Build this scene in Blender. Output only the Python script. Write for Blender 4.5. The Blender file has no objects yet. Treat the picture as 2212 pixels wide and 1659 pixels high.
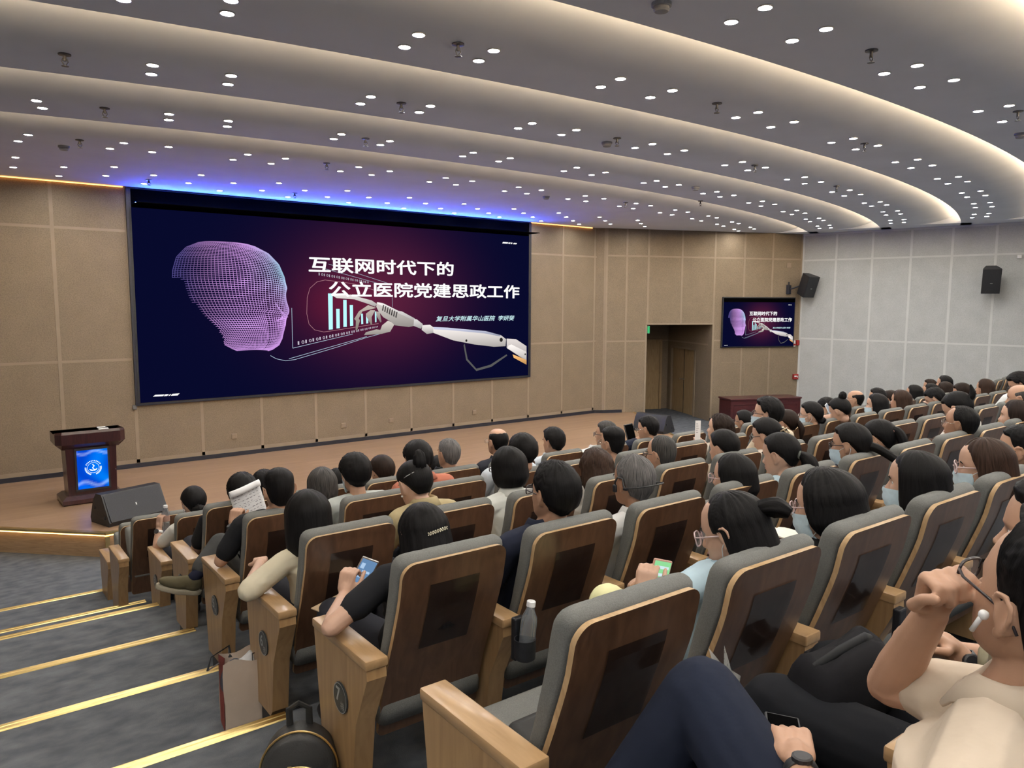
import bpy, math, random
from mathutils import Vector, Matrix, noise as mnoise
PI = math.pi
scene = bpy.context.scene
COL = scene.collection
ZC = 3.12                      # camera height above the main floor, metres

# ------------------------------------------------------------------ camera
cam_data = bpy.data.cameras.new('camera')
cam_data.sensor_width = 36.0
cam_data.lens = 36.0 * 1640.0 / 2212.0
cam_data.clip_start = 0.05
cam_data.clip_end = 100
cam = bpy.data.objects.new('camera', cam_data)
COL.objects.link(cam)
right = Vector((0.78766318, -0.61608997, 0.00445637))
up = Vector((0.06272716, 0.08738722, 0.99419755))
back = Vector((-0.61290458, -0.78281327, 0.10747727))
cam.matrix_world = Matrix(((right.x, up.x, back.x, 0), (right.y, up.y, back.y, 0), (right.z, up.z, back.z, ZC), (0, 0, 0, 1)))
scene.camera = cam

# ------------------------------------------------------------------ world, exposure
world = bpy.data.worlds.new('world')
scene.world = world
world.use_nodes = True
world.node_tree.nodes['Background'].inputs[0].default_value = (0.05, 0.05, 0.06, 1)
world.node_tree.nodes['Background'].inputs[1].default_value = 0.2
scene.view_settings.view_transform = 'Standard'
scene.view_settings.look = 'None'
scene.view_settings.gamma = 1.0
scene.view_settings.exposure = 0.4
scene.view_settings.use_curve_mapping = False
scene.cycles.use_denoising = True
scene.cycles.max_bounces = 8
scene.cycles.diffuse_bounces = 5
scene.cycles.glossy_bounces = 3
scene.cycles.transparent_max_bounces = 8
scene.cycles.caustics_reflective = False
scene.cycles.caustics_refractive = False
scene.cycles.sample_clamp_indirect = 4.0

DOWNLIGHT = 270.0     # emission of the recessed lamps
COVE = 6.0           # warm strips in the ceiling coves

# ------------------------------------------------------------------ mesh helpers
class MB:
    """collects shapes and links them as one mesh object"""
    def __init__(s):
        s.v = []; s.f = []; s.m = []; s.mi = 0; s.uv = {}
    def add(s, vs, fs):
        o = len(s.v)
        s.v.extend([tuple(p) for p in vs])
        for f in fs:
            s.f.append(tuple(i + o for i in f)); s.m.append(s.mi)
        return o
    def box(s, c, size, R=None):
        hx, hy, hz = (q / 2 for q in size)
        vs = [Vector((x, y, z)) for x in (-hx, hx) for y in (-hy, hy) for z in (-hz, hz)]
        if R is not None: vs = [R @ p for p in vs]
        c = Vector(c)
        s.add([p + c for p in vs], [(0, 1, 3, 2), (4, 6, 7, 5), (0, 4, 5, 1), (2, 3, 7, 6), (0, 2, 6, 4), (1, 5, 7, 3)])
    def rbox(s, c, size, r=0.01, R=None, seg=3):
        """box with rounded edges: a prism of rounded rectangle with chamfered ends"""
        hx, hy, hz = (q / 2 for q in size)
        r = min(r, hx * .99, hy * .99, hz * .99)
        rings = []
        lev = [(-hz, r), (-hz + r * .3, r * .3), (-hz + r, 0), (hz - r, 0), (hz - r * .3, r * .3), (hz, r)]
        for z, ins in lev:
            ring = []
            for cx, cy, a0 in ((1, 1, 0), (-1, 1, 90), (-1, -1, 180), (1, -1, 270)):
                for k in range(seg + 1):
                    a = math.radians(a0 + 90 * k / seg)
                    ring.append(Vector((cx * (hx - r) + (r - ins) * math.cos(a), cy * (hy - r) + (r - ins) * math.sin(a), z)))
            rings.append(ring)
        c = Vector(c)
        rings = [[(R @ p if R is not None else p) + c for p in ring] for ring in rings]
        s.loft(rings)
    def loft(s, rings, cap0=True, cap1=True, closed=True):
        n = len(rings[0])
        o = s.add([p for ring in rings for p in ring], [])
        fs = []
        for i in range(len(rings) - 1):
            for j in range(n if closed else n - 1):
                k = (j + 1) % n
                fs.append((o + i * n + j, o + i * n + k, o + (i + 1) * n + k, o + (i + 1) * n + j))
        if cap0: fs.append(tuple(o + j for j in reversed(range(n))))
        if cap1: fs.append(tuple(o + (len(rings) - 1) * n + j for j in range(n)))
        for f in fs:
            s.f.append(f); s.m.append(s.mi)
    def tube(s, pts, rad, n=8, closed_path=False, flat=1.0):
        pts = [Vector(p) for p in pts]
        N = len(pts)
        rings = []
        t0 = (pts[1] - pts[0]).normalized()
        ref = Vector((0, 0, 1)) if abs(t0.z) < .9 else Vector((1, 0, 0))
        for i, p in enumerate(pts):
            if closed_path: t = pts[(i + 1) % N] - pts[i - 1]
            else: t = pts[min(i + 1, N - 1)] - pts[max(i - 1, 0)]
            if t.length < 1e-9: t = t0.copy()
            t.normalize()
            a = ref - t * ref.dot(t)
            if a.length < 1e-6: a = Vector((1, 0, 0)) - t * t.x
            a.normalize(); ref = a; b = t.cross(a)
            r = rad[i] if isinstance(rad, (list, tuple)) else rad
            rings.append([p + a * (r * math.cos(2 * PI * k / n)) + b * (r * flat * math.sin(2 * PI * k / n)) for k in range(n)])
        if closed_path:
            rings.append(rings[0]); s.loft(rings, False, False)
        else: s.loft(rings)
    def capsule(s, p0, p1, r0, r1, n=10):
        p0 = Vector(p0); p1 = Vector(p1); d = p1 - p0
        L = d.length
        if L < 1e-6: d = Vector((0, 0, 1)); L = 1e-6
        d = d / L
        a = d.orthogonal().normalized(); b = d.cross(a)
        rings = []
        for k in (-.98, -.7, 0):
            rr = r0 * math.sqrt(max(1 - k * k, .02)); rings.append((p0 + d * (r0 * k), rr))
        for k in (0, .7, .98):
            rr = r1 * math.sqrt(max(1 - k * k, .02)); rings.append((p1 + d * (r1 * k), rr))
        s.loft([[c + a * (rr * math.cos(2 * PI * j / n)) + b * (rr * math.sin(2 * PI * j / n)) for j in range(n)] for c, rr in rings])
    def chain(s, pts, rad, n=10):
        for i in range(len(pts) - 1): s.capsule(pts[i], pts[i + 1], rad[i], rad[i + 1], n)
    def ell(s, c, r, R=None, nu=14, nv=9):
        c = Vector(c); vs = []
        for i in range(1, nv):
            t = PI * i / nv
            for j in range(nu):
                a = 2 * PI * j / nu
                p = Vector((r[0] * math.sin(t) * math.cos(a), r[1] * math.sin(t) * math.sin(a), r[2] * math.cos(t)))
                vs.append((R @ p if R is not None else p) + c)
        top = Vector((0, 0, r[2])); bot = Vector((0, 0, -r[2]))
        if R is not None: top = R @ top; bot = R @ bot
        vs += [c + top, c + bot]
        fs = []
        for i in range(nv - 2):
            for j in range(nu):
                k = (j + 1) % nu
                fs.append((i * nu + j, (i + 1) * nu + j, (i + 1) * nu + k, i * nu + k))
        T = (nv - 1) * nu
        for j in range(nu):
            k = (j + 1) % nu
            fs.append((T, j, k)); fs.append((T + 1, (nv - 2) * nu + k, (nv - 2) * nu + j))
        s.add(vs, fs)
    def lathe(s, prof, c=(0, 0, 0), n=20, R=None):
        c = Vector(c); rings = []
        for r, z in prof:
            ring = [Vector((max(r, 1e-4) * math.cos(2 * PI * k / n), max(r, 1e-4) * math.sin(2 * PI * k / n), z)) for k in range(n)]
            rings.append([(R @ p if R is not None else p) + c for p in ring])
        s.loft(rings)
    def prism(s, poly, fn, d0, d1):
        """poly: 2-D outline; fn(a, b, d) -> point"""
        n = len(poly)
        vs = [fn(a, b, d0) for a, b in poly] + [fn(a, b, d1) for a, b in poly]
        fs = [tuple(range(n)), tuple(reversed(range(n, 2 * n)))]
        fs += [(i, i + n, (i + 1) % n + n, (i + 1) % n) for i in range(n)]
        s.add(vs, fs)
    def quad(s, a, b, c, d): s.add([a, b, c, d], [(0, 1, 2, 3)])
    def build(s, name, mats, parent=None, smooth=False, kind=None, uv=None, fixn=True):
        me = bpy.data.meshes.new(name)
        me.from_pydata(s.v, [], s.f)
        if not isinstance(mats, (list, tuple)): mats = [mats]
        for m in mats: me.materials.append(m)
        if len(mats) > 1: me.polygons.foreach_set('material_index', s.m)
        me.validate()
        if fixn:
            import bmesh
            bm = bmesh.new(); bm.from_mesh(me)
            bmesh.ops.recalc_face_normals(bm, faces=bm.faces)
            bm.to_mesh(me); bm.free()
        if smooth is True: me.polygons.foreach_set('use_smooth', [True] * len(me.polygons))
        elif smooth: me.shade_smooth_by_angle(smooth) if hasattr(me, 'shade_smooth_by_angle') else None
        me.update()
        return link(name, me, parent, kind)

def link(name, me, parent=None, kind=None):
    o = bpy.data.objects.new(name, me)
    COL.objects.link(o)
    if parent is not None: o.parent = parent
    if kind: o['kind'] = kind
    return o
def auto(o, deg=35):
    me = o.data
    try: me.set_sharp_from_angle(angle=math.radians(deg))
    except Exception: pass
    me.polygons.foreach_set('use_smooth', [True] * len(me.polygons))
    return o
def thing(name, label, cat, loc=(0, 0, 0), rotz=0.0, group=None):
    o = bpy.data.objects.new(name, None)
    COL.objects.link(o)
    o.location = loc; o.rotation_euler = (0, 0, rotz); o.empty_display_size = .1
    o['label'] = label; o['category'] = cat
    if group: o['group'] = group
    return o
def tag(o, label, cat, group=None):
    o['label'] = label; o['category'] = cat
    if group: o['group'] = group
    return o
def copy_tree(o, parent=None):
    c = o.copy(); COL.objects.link(c)
    if parent is not None: c.parent = parent
    for ch in list(o.children): copy_tree(ch, c)
    return c

# ------------------------------------------------------------------ materials
def mat(name, col, rough=.6, metal=0.0, noise=0.0, nscale=20.0, bump=0.0, bscale=80.0, stretch=(1, 1, 1), spec=.5, coords='Object', alpha=1.0, trans=0.0, detail=3.0, coat=0.0, col2=None):
    m = bpy.data.materials.new(name); m.use_nodes = True
    nt = m.node_tree; N = nt.nodes; L = nt.links
    b = N['Principled BSDF']
    b.inputs['Base Color'].default_value = (*col, 1)
    b.inputs['Roughness'].default_value = rough
    b.inputs['Metallic'].default_value = metal
    b.inputs['Specular IOR Level'].default_value = spec
    b.inputs['Alpha'].default_value = alpha
    b.inputs['Transmission Weight'].default_value = trans
    b.inputs['Coat Weight'].default_value = coat
    b.inputs['Coat Roughness'].default_value = .12
    if noise or bump:
        tc = N.new('ShaderNodeTexCoord'); mp = N.new('ShaderNodeMapping')
        mp.inputs['Scale'].default_value = stretch
        L.new(tc.outputs[coords], mp.inputs['Vector'])
    if noise:
        n = N.new('ShaderNodeTexNoise'); n.inputs['Scale'].default_value = nscale; n.inputs['Detail'].default_value = detail
        L.new(mp.outputs[0], n.inputs['Vector'])
        r = N.new('ShaderNodeValToRGB')
        r.color_ramp.elements[0].position = .3; r.color_ramp.elements[1].position = .7
        lo = col2 if col2 else [c * (1 - noise) for c in col]
        hi = col if col2 else [min(1, c * (1 + noise)) for c in col]
        r.color_ramp.elements[0].color = (*lo, 1); r.color_ramp.elements[1].color = (*hi, 1)
        L.new(n.outputs['Fac'], r.inputs['Fac']); L.new(r.outputs['Color'], b.inputs['Base Color'])
    if bump:
        n2 = N.new('ShaderNodeTexNoise'); n2.inputs['Scale'].default_value = bscale; n2.inputs['Detail'].default_value = 2
        L.new(mp.outputs[0], n2.inputs['Vector'])
        bp = N.new('ShaderNodeBump'); bp.inputs['Strength'].default_value = bump; bp.inputs['Distance'].default_value = .004
        L.new(n2.outputs['Fac'], bp.inputs['Height']); L.new(bp.outputs[0], b.inputs['Normal'])
    return m
def emit(name, col, strength=1.0):
    m = bpy.data.materials.new(name); m.use_nodes = True
    N = m.node_tree.nodes; N.clear()
    e = N.new('ShaderNodeEmission'); o = N.new('ShaderNodeOutputMaterial')
    e.inputs[0].default_value = (*col, 1); e.inputs[1].default_value = strength
    m.node_tree.links.new(e.outputs[0], o.inputs[0])
    return m
def attr_emit(name, strength=1.0):
    m = emit(name, (1, 1, 1), strength)
    N = m.node_tree.nodes
    a = N.new('ShaderNodeAttribute'); a.attribute_name = 'Col'
    e = [x for x in N if x.type == 'EMISSION'][0]
    m.node_tree.links.new(a.outputs['Color'], e.inputs[0])
    return m
def wood(name, c1, c2, rough=.45, scale=6.0, stretch=(1, 1, .12), bump=.05, coat=0.0, dist=2.0):
    m = bpy.data.materials.new(name); m.use_nodes = True
    nt = m.node_tree; N = nt.nodes; L = nt.links; b = N['Principled BSDF']
    b.inputs['Roughness'].default_value = rough; b.inputs['Coat Weight'].default_value = coat; b.inputs['Coat Roughness'].default_value = .15
    tc = N.new('ShaderNodeTexCoord'); mp = N.new('ShaderNodeMapping'); mp.inputs['Scale'].default_value = stretch
    L.new(tc.outputs['Object'], mp.inputs['Vector'])
    n = N.new('ShaderNodeTexNoise'); n.inputs['Scale'].default_value = scale * 5; n.inputs['Detail'].default_value = 5; n.inputs['Distortion'].default_value = dist
    L.new(mp.outputs[0], n.inputs['Vector'])
    r = N.new('ShaderNodeValToRGB')
    r.color_ramp.elements[0].position = .32; r.color_ramp.elements[1].position = .68
    r.color_ramp.elements[0].color = (*c1, 1); r.color_ramp.elements[1].color = (*c2, 1)
    L.new(n.outputs['Fac'], r.inputs['Fac']); L.new(r.outputs['Color'], b.inputs['Base Color'])
    if bump:
        bp = N.new('ShaderNodeBump'); bp.inputs['Strength'].default_value = bump; bp.inputs['Distance'].default_value = .002
        L.new(n.outputs['Fac'], bp.inputs['Height']); L.new(bp.outputs[0], b.inputs['Normal'])
    return m
# ------------------------------------------------------------------ materials used by the hall
M = {}
def panel_mat(name, col, dark):
    """perforated acoustic board: fine square grid of holes over a faintly mottled base"""
    m = mat(name, col, rough=.75, noise=.05, nscale=3.0, bump=0.0, spec=.25)
    nt = m.node_tree; N = nt.nodes; L = nt.links; b = N['Principled BSDF']
    src = b.inputs['Base Color'].links[0].from_socket
    tc = N.new('ShaderNodeTexCoord')
    n = N.new('ShaderNodeTexNoise'); n.inputs['Scale'].default_value = 70; n.inputs['Detail'].default_value = 1
    L.new(tc.outputs['Object'], n.inputs['Vector'])
    r = N.new('ShaderNodeValToRGB'); r.color_ramp.elements[0].position = .35; r.color_ramp.elements[1].position = .6
    r.color_ramp.elements[0].color = (dark, dark, dark, 1); r.color_ramp.elements[1].color = (1, 1, 1, 1)
    L.new(n.outputs['Fac'], r.inputs['Fac'])
    mx = N.new('ShaderNodeMix'); mx.data_type = 'RGBA'; mx.blend_type = 'MULTIPLY'; mx.inputs[0].default_value = 1.0
    L.new(src, mx.inputs[6]); L.new(r.outputs['Color'], mx.inputs[7]); L.new(mx.outputs[2], b.inputs['Base Color'])
    return m
M['tan'] = panel_mat('tan_acoustic_board', (.235, .185, .130), .76)
M['tan_seam'] = mat('tan_seam', (.262, .208, .147), .6, noise=.06, nscale=5)
M['white_board'] = panel_mat('pale_grey_acoustic_board', (.47, .485, .485), .86)
M['white_seam'] = mat('pale_seam', (.56, .575, .565), .55, noise=.03, nscale=5)
M['ceiling'] = mat('ceiling_plaster', (.76, .81, .92), .85, noise=.03, nscale=1.5, spec=.2)
M['black'] = mat('black_plastic', (.012, .013, .017), .5, noise=.3, nscale=30)
M['charcoal'] = mat('charcoal_baseboard', (.012, .014, .024), .45, noise=.2, nscale=10)
M['carpet'] = mat('charcoal_blue_carpet', (.125, .137, .155), .95, noise=.5, nscale=7, bump=.5, bscale=160, spec=.1, stretch=(1, 1.6, 1), detail=8, col2=(.070, .078, .092))
M['gold'] = mat('brass_nosing', (.88, .66, .27), .30, metal=1.0, noise=.12, nscale=14, stretch=(.4, 6, 1))
M['gold2'] = mat('brass_trim', (.75, .55, .25), .35, metal=1.0, noise=.1, nscale=8)
M['door'] = wood('oak_door', (.30, .205, .105), (.40, .29, .16), .5, 3, (1, 1, .15))
M['steel'] = mat('brushed_steel', (.5, .5, .5), .3, metal=1, noise=.05)
M['white_plastic'] = mat('white_plastic', (.75, .75, .74), .4, noise=.02)
M['red_plastic'] = mat('red_plastic', (.30, .02, .02), .4, noise=.1)
M['greybox'] = mat('grey_socket_plate', (.24, .185, .13), .5, noise=.05)
M['warm_led'] = emit('warm_led_strip', (1.0, .62, .25), 5.0)
M['cove_led'] = emit('cove_led_strip', (1.0, .72, .40), COVE * 6)
M['added_blue'] = emit('added_blue_wash', (.05, .12, 1.0), 190.0)  # emitter of the strip added to wash the ceiling blue
def stage_wood():
    m = bpy.data.materials.new('stage_boards'); m.use_nodes = True
    nt = m.node_tree; N = nt.nodes; L = nt.links; b = N['Principled BSDF']
    tc = N.new('ShaderNodeTexCoord'); mp = N.new('ShaderNodeMapping')
    L.new(tc.outputs['Object'], mp.inputs['Vector'])
    br = N.new('ShaderNodeTexBrick'); br.inputs['Scale'].default_value = 1.0
    br.inputs['Brick Width'].default_value = 1.3; br.inputs['Row Height'].default_value = .12
    br.inputs['Mortar Size'].default_value = .002
    br.inputs['Color1'].default_value = (.31, .20, .123, 1); br.inputs['Color2'].default_value = (.265, .165, .098, 1); br.inputs['Mortar'].default_value = (.24, .14, .07, 1)
    L.new(mp.outputs[0], br.inputs['Vector'])
    mp2 = N.new('ShaderNodeMapping'); mp2.inputs['Scale'].default_value = (1.2, 30, 1); L.new(tc.outputs['Object'], mp2.inputs['Vector'])
    n = N.new('ShaderNodeTexNoise'); n.inputs['Scale'].default_value = 2; n.inputs['Detail'].default_value = 4; L.new(mp2.outputs[0], n.inputs['Vector'])
    mx = N.new('ShaderNodeMix'); mx.data_type = 'RGBA'; mx.blend_type = 'MULTIPLY'; mx.inputs[0].default_value = .5
    L.new(br.outputs['Color'], mx.inputs[6]); L.new(n.outputs['Fac'], mx.inputs[7]); 
    g = N.new('ShaderNodeMix'); g.data_type = 'RGBA'; g.blend_type = 'ADD'; g.inputs[0].default_value = .3
    L.new(mx.outputs[2], g.inputs[6]); L.new(br.outputs['Color'], g.inputs[7])
    L.new(g.outputs[2], b.inputs['Base Color'])
    b.inputs['Roughness'].default_value = .36; b.inputs['Coat Weight'].default_value = .25; b.inputs['Coat Roughness'].default_value = .3
    return m
M['stage'] = stage_wood()
M['stage_front'] = wood('stage_fascia_wood', (.25, .165, .095), (.38, .26, .16), .5, 2.5, (.2, .2, 2.5))

# ------------------------------------------------------------------ floor: carpeted tiers
YT = {10: -.70, 9: .18, 8: 1.215, 7: 2.185, 6: 3.105, 5: 4.07, 4: 5.04, 3: 5.95, 2: 6.9, 1: 7.72}     # seat-back tops
FL = {11: -1.275, 10: -1.43, 9: -1.585, 8: -1.74, 7: -1.895, 6: -2.04, 5: -2.19, 4: -2.36, 3: -2.64, 2: -2.86, 1: -3.12}
XL = {10: .98, 9: 1.06, 8: 1.15, 7: 1.25, 6: 1.295, 5: 1.36, 4: 1.42, 3: 1.46, 2: 1.34, 1: 1.39}
NOSE = {2: 8.24, 3: 7.10, 4: 6.22, 5: 5.17, 6: 4.21, 7: 3.26, 8: 2.30, 9: 1.34, 10: .38, 11: -.58}
FH = {k: v + ZC for k, v in FL.items()}
SPC = .58
ROT = math.radians(-.9)
skew = lambda x: -(x - 1.3) * math.tan(math.radians(.9))
prof = [(16.5, 0.0), (NOSE[2], 0.0)]
for r in range(2, 12):
    prof.append((NOSE[r], FH[r]))
    prof.append((NOSE[r + 1] if r < 11 else -7.5, FH[r]))
b = MB()
xs = (-10.0, 24.0)
for i in range(len(prof) - 1):
    (y0, z0), (y1, z1) = prof[i], prof[i + 1]
    sk = [(skew(x) if y0 < 15 else 0, skew(x) if -7 < y1 else 0) for x in xs]
    b.quad((xs[0], y0 + sk[0][0], z0), (xs[1], y0 + sk[1][0], z0), (xs[1], y1 + sk[1][1], z1), (xs[0], y1 + sk[0][1], z1))
fl = b.build('floor', M['carpet'], kind='structure', fixn=False)
for r in range(2, 11):
    b = MB()
    x0, x1 = -.9, XL[r] - .02
    y = NOSE[r]; z = FH[r]
    def P(x, dy, dz): return (x, y + skew(x) + dy, z + dz)
    sec = [(.012, -.03), (.012, .004), (.004, .007), (-.016, .007), (-.019, .0035), (-.025, .0035), (-.028, .007), (-.050, .007), (-.056, .001), (-.056, -.03)]
    b.loft([[P(x, a, c) for a, c in sec] for x in (x0, x1)])
    tag(b.build('stair_nosing', M['gold']), 'brass nosing strip on the aisle step ' + {2: 'nearest the stage, first up from the floor', 3: 'second up from the flat floor', 4: 'third up, close above the second', 5: 'beside the seat plaque 5', 6: 'behind the paper shopping bag, beside seat plaque 6', 7: 'right in front of the paper shopping bag', 8: 'at the feet of the seats numbered 8', 9: 'one step above plaque 8', 10: 'two steps above plaque 8'}[r], 'stair nosing')

# ------------------------------------------------------------------ stage
ST = -2.80 + ZC
SP = [(1.64, 10.05), (12.3, 10.05), (14.40, 13.28), (13.616, 13.622), (13.44, 13.77), (-.44, 13.77), (-.616, 13.62), (-1.50, 13.23)]
b = MB()
b.add([(x, y, ST) for x, y in SP] , [tuple(range(len(SP)))])
b.build('stage_floor', M['stage'], kind='structure')
b = MB()
edge = [SP[7], SP[0], SP[1], SP[2]]
for i in range(3):
    p, q = Vector((*edge[i], 0)), Vector((*edge[i + 1], 0))
    nrm = Vector((-(q - p).y, (q - p).x, 0)).normalized() * .05
    b.add([p + nrm, q + nrm, q + nrm + Vector((0, 0, ST - .035)), p + nrm + Vector((0, 0, ST - .035))], [(0, 1, 2, 3)])
b.build('stage_front', M['stage_front'], kind='structure')
b = MB()
for i in range(3):
    p, q = Vector((*edge[i], ST)), Vector((*edge[i + 1], ST))
    d = (q - p).normalized(); nn = Vector((d.y, -d.x, 0))
    b.loft([[pt + nn * a + Vector((0, 0, c)) for a, c in ((.012, -.02), (.012, .004), (-.05, .006), (-.05, -.035), (-.01, -.035))] for pt in (p, q)])
b.build('trim_1', M['gold2'], kind='structure')
b = MB()
for i in range(3):
    p, q = Vector((*edge[i], ST)), Vector((*edge[i + 1], ST))
    if i == 0: p = p.lerp(q, .12)
    if i == 2: q = q.lerp(p, .12)
    d = (q - p).normalized(); nn = Vector((d.y, -d.x, 0))
    b.loft([[pt + nn * a + Vector((0, 0, c)) for a, c in ((-.006, -.036), (-.006, -.042), (-.03, -.042), (-.03, -.036))] for pt in (p, q)])
tag(b.build('stage_light_strip', M['warm_led']), 'warm light strip glowing under the front lip of the stage', 'light strip')
b = MB()
b.box((1.655, 10.045, ST / 2 - .02), (.05, .05, ST - .04))
b.build('trim_2', M['gold2'], kind='structure')

# ------------------------------------------------------------------ walls
HC = 1.83 + ZC
Z = lambda z: z + ZC
class Plane:
    def __init__(s, p0, d):
        s.p = Vector((*p0, 0)); s.u = Vector((*d, 0)).normalized(); s.n = Vector((-s.u.y, s.u.x, 0))
    def at(s, t, z, d=0):           # d > 0 goes behind the wall face
        q = s.p + s.u * t + s.n * d
        return Vector((q.x, q.y, z + ZC))
    def box(s, b, t0, t1, z0, z1, d0, d1):
        vs = [s.at(t, z, d) for t in (t0, t1) for d in (d0, d1) for z in (z0, z1)]
        b.add(vs, [(0, 1, 3, 2), (4, 6, 7, 5), (0, 4, 5, 1), (2, 3, 7, 6), (0, 2, 6, 4), (1, 5, 7, 3)])
def seams(b, pl, t0, t1, vs, hs, z0, z1, w=.026, d=.004):
    for t in vs: pl.box(b, t - w, t + w, z0, z1, -d, .001)
    for z in hs: pl.box(b, t0, t1, z - w * .8, z + w * .8, -d * .7, .001)
FW = Plane((-.44, 13.77), (1, 0))            # wall behind the stage
SW = Plane((13.616, 13.622), (.91759, -.39753))   # angled wall right of the stage
WW = Plane((18.763, 11.392), (.16894, -.98563))   # long right wall
LW = Plane((-.616 - 5.147, 11.392), (.91759, .39753))
LL = Plane((13 - 21.95, -7.2), (.16894, .98563))
b = MB()
FW.box(b, -.2, 13.9, -3.13, 1.83, 0, .25)
b.mi = 1
seams(b, FW, -.2, 13.88, [13.38 + .44 - 1.058 * k for k in range(14)], [1.12, -.975], -2.72, 1.83)
FW.box(b, -.2, 13.88, -2.725, -2.66, -.004, .001)
b.build('wall_front', [M['tan'], M['tan_seam']], kind='structure')
b = MB()
RT = Plane((13.44, 13.77), (.176, -.148))
RT.box(b, 0, .232, -3.13, 1.83, 0, .1)
b.mi = 1
RT.box(b, .19, .232, -3.13, 1.83, -.004, .001)
b.build('wall_front_return', [M['tan'], M['tan_seam']], kind='structure')
b = MB(); FW.box(b, -.2, 13.88, -2.8, -2.725, -.012, 0); RT.box(b, 0, .232, -2.8, -2.725, -.012, 0); SW.box(b, 0, .5, -2.8, -2.725, -.012, 0)
b.build('baseboard_front', M['charcoal'], kind='structure')
b = MB()
SL = 5.609
PT = -.566
SW.box(b, 0, 1.155, -3.13, 1.83, 0, .2); SW.box(b, 3.0, SL, -3.13, 1.83, 0, .2); SW.box(b, 1.155, 3.0, PT, 1.83, 0, .2)
b.mi = 1
seams(b, SW, 0, SL, [.03, .567, 1.156, 2.09, 3.02, 3.878, 4.713, SL - .02], [1.16], PT, 1.83)
for t in (.03, .567, 1.125, 3.03, 3.878, 4.713): SW.box(b, t - .024, t + .024, -3.1, PT, -.004, .001)
for t0, t1 in ((0, 1.155), (3.0, SL)): SW.box(b, t0, t1, -1.0, -.96, -.003, .001)
SW.box(b, 1.13, 3.03, PT, PT + .04, -.006, .2)
# access hatch outline in the board
SW.box(b, 3.29, 3.99, -1.563, -1.555, -.003, .001); SW.box(b, 3.986, 3.994, -2.6, -1.56, -.003, .001)
b.build('wall_right_front', [M['tan'], M['tan_seam']], kind='structure')
b = MB(); SW.box(b, 3.0, SL, -3.12, -3.03, -.012, 0); b.build('baseboard_right', M['charcoal'], kind='structure')
# vestibule behind the opening
b = MB()
VD = 2.55
SW.box(b, .9, 3.2, -3.13, 1.0, VD, VD + .1)
SW.box(b, .9, 1.0, -3.13, 1.0, .2, VD)
SW.box(b, 3.01, 3.15, -1.30, 1.0, .2, VD); SW.box(b, 3.01, 3.15, -3.13, -1.3, .2, .92); SW.box(b, 3.01, 3.15, -3.13, -1.3, 2.30, VD)
SW.box(b, .9, 3.1, 0.0, .1, .2, VD)
b.mi = 1
SW.box(b, .95, 3.01, -1.12, -1.08, VD - .004, VD)
SW.box(b, 3.004, 3.01, -1.12, -1.08, .2, VD)
for d0, d1 in ((.86, .94), (2.28, 2.36)): SW.box(b, 2.995, 3.01, -3.12, -1.24, d0, d1)
SW.box(b, 2.995, 3.01, -1.30, -1.24, .86, 2.36)
b.build('wall_vestibule', [M['tan'], M['tan_seam']], kind='structure')
b = MB(); SW.box(b, 3.06, 3.10, -3.12, -1.30, .92, 2.30); d1 = b.build('door_1', M['door'], kind='structure')
b = MB(); SW.box(b, 3.05, 3.06, -3.12, -1.30, 1.60, 1.608); b.build('door_gap', M['charcoal'], d1)
b = MB()
for dd in (1.56, 1.65):
    p = SW.at(3.05, -2.15, dd); b.tube([p, p - SW.u * .05, p - SW.u * .05 + SW.n * (.09 if dd > 1.6 else -.09)], .011)
b.build('door_handle', M['steel'], d1)
b = MB(); SW.box(b, 1.2, 2.72, -3.12, -1.14, VD - .05, VD - .002); d2 = b.build('door_2', M['door'], kind='structure')
b = MB(); SW.box(b, 2.73, 2.80, -3.12, -1.07, VD - .06, VD); SW.box(b, 1.1, 2.8, -1.14, -1.07, VD - .06, VD); b.build('door_frame', M['door'], d2)
# long right wall, left walls, rear wall
b = MB()
WW.box(b, 0, 19.0, -3.13, 1.83, 0, .25)
b.mi = 1
seams(b, WW, 0, 19, [.02] + [.878 + .889 * k for k in range(20)], [1.13, -.94], -3.1, 1.83)
WW.box(b, 0, 19, 1.78, 1.83, -.012, .001)
b.build('wall_right', [M['white_board'], M['white_seam']], kind='structure')
b = MB(); LW.box(b, 0, SL + .02, -3.13, 1.83, 0, .2); b.mi = 1; seams(b, LW, 0, SL, [.9 * k for k in range(1, 7)], [1.16, -.98], -3.1, 1.83)
b.build('wall_left_front', [M['tan'], M['tan_seam']], kind='structure')
b = MB(); LL.box(b, 0, 19.0, -3.13, 1.83, 0, .25); b.mi = 1; seams(b, LL, 0, 19, [.89 * k for k in range(21)], [1.13, -.94], -3.1, 1.83)
b.build('wall_left', [M['white_board'], M['white_seam']], kind='structure')
b = MB(); b.box((6.5, -7.4, 2.4), (33, .2, 5.2)); b.build('wall_rear', M['white_board'], kind='structure')

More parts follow.
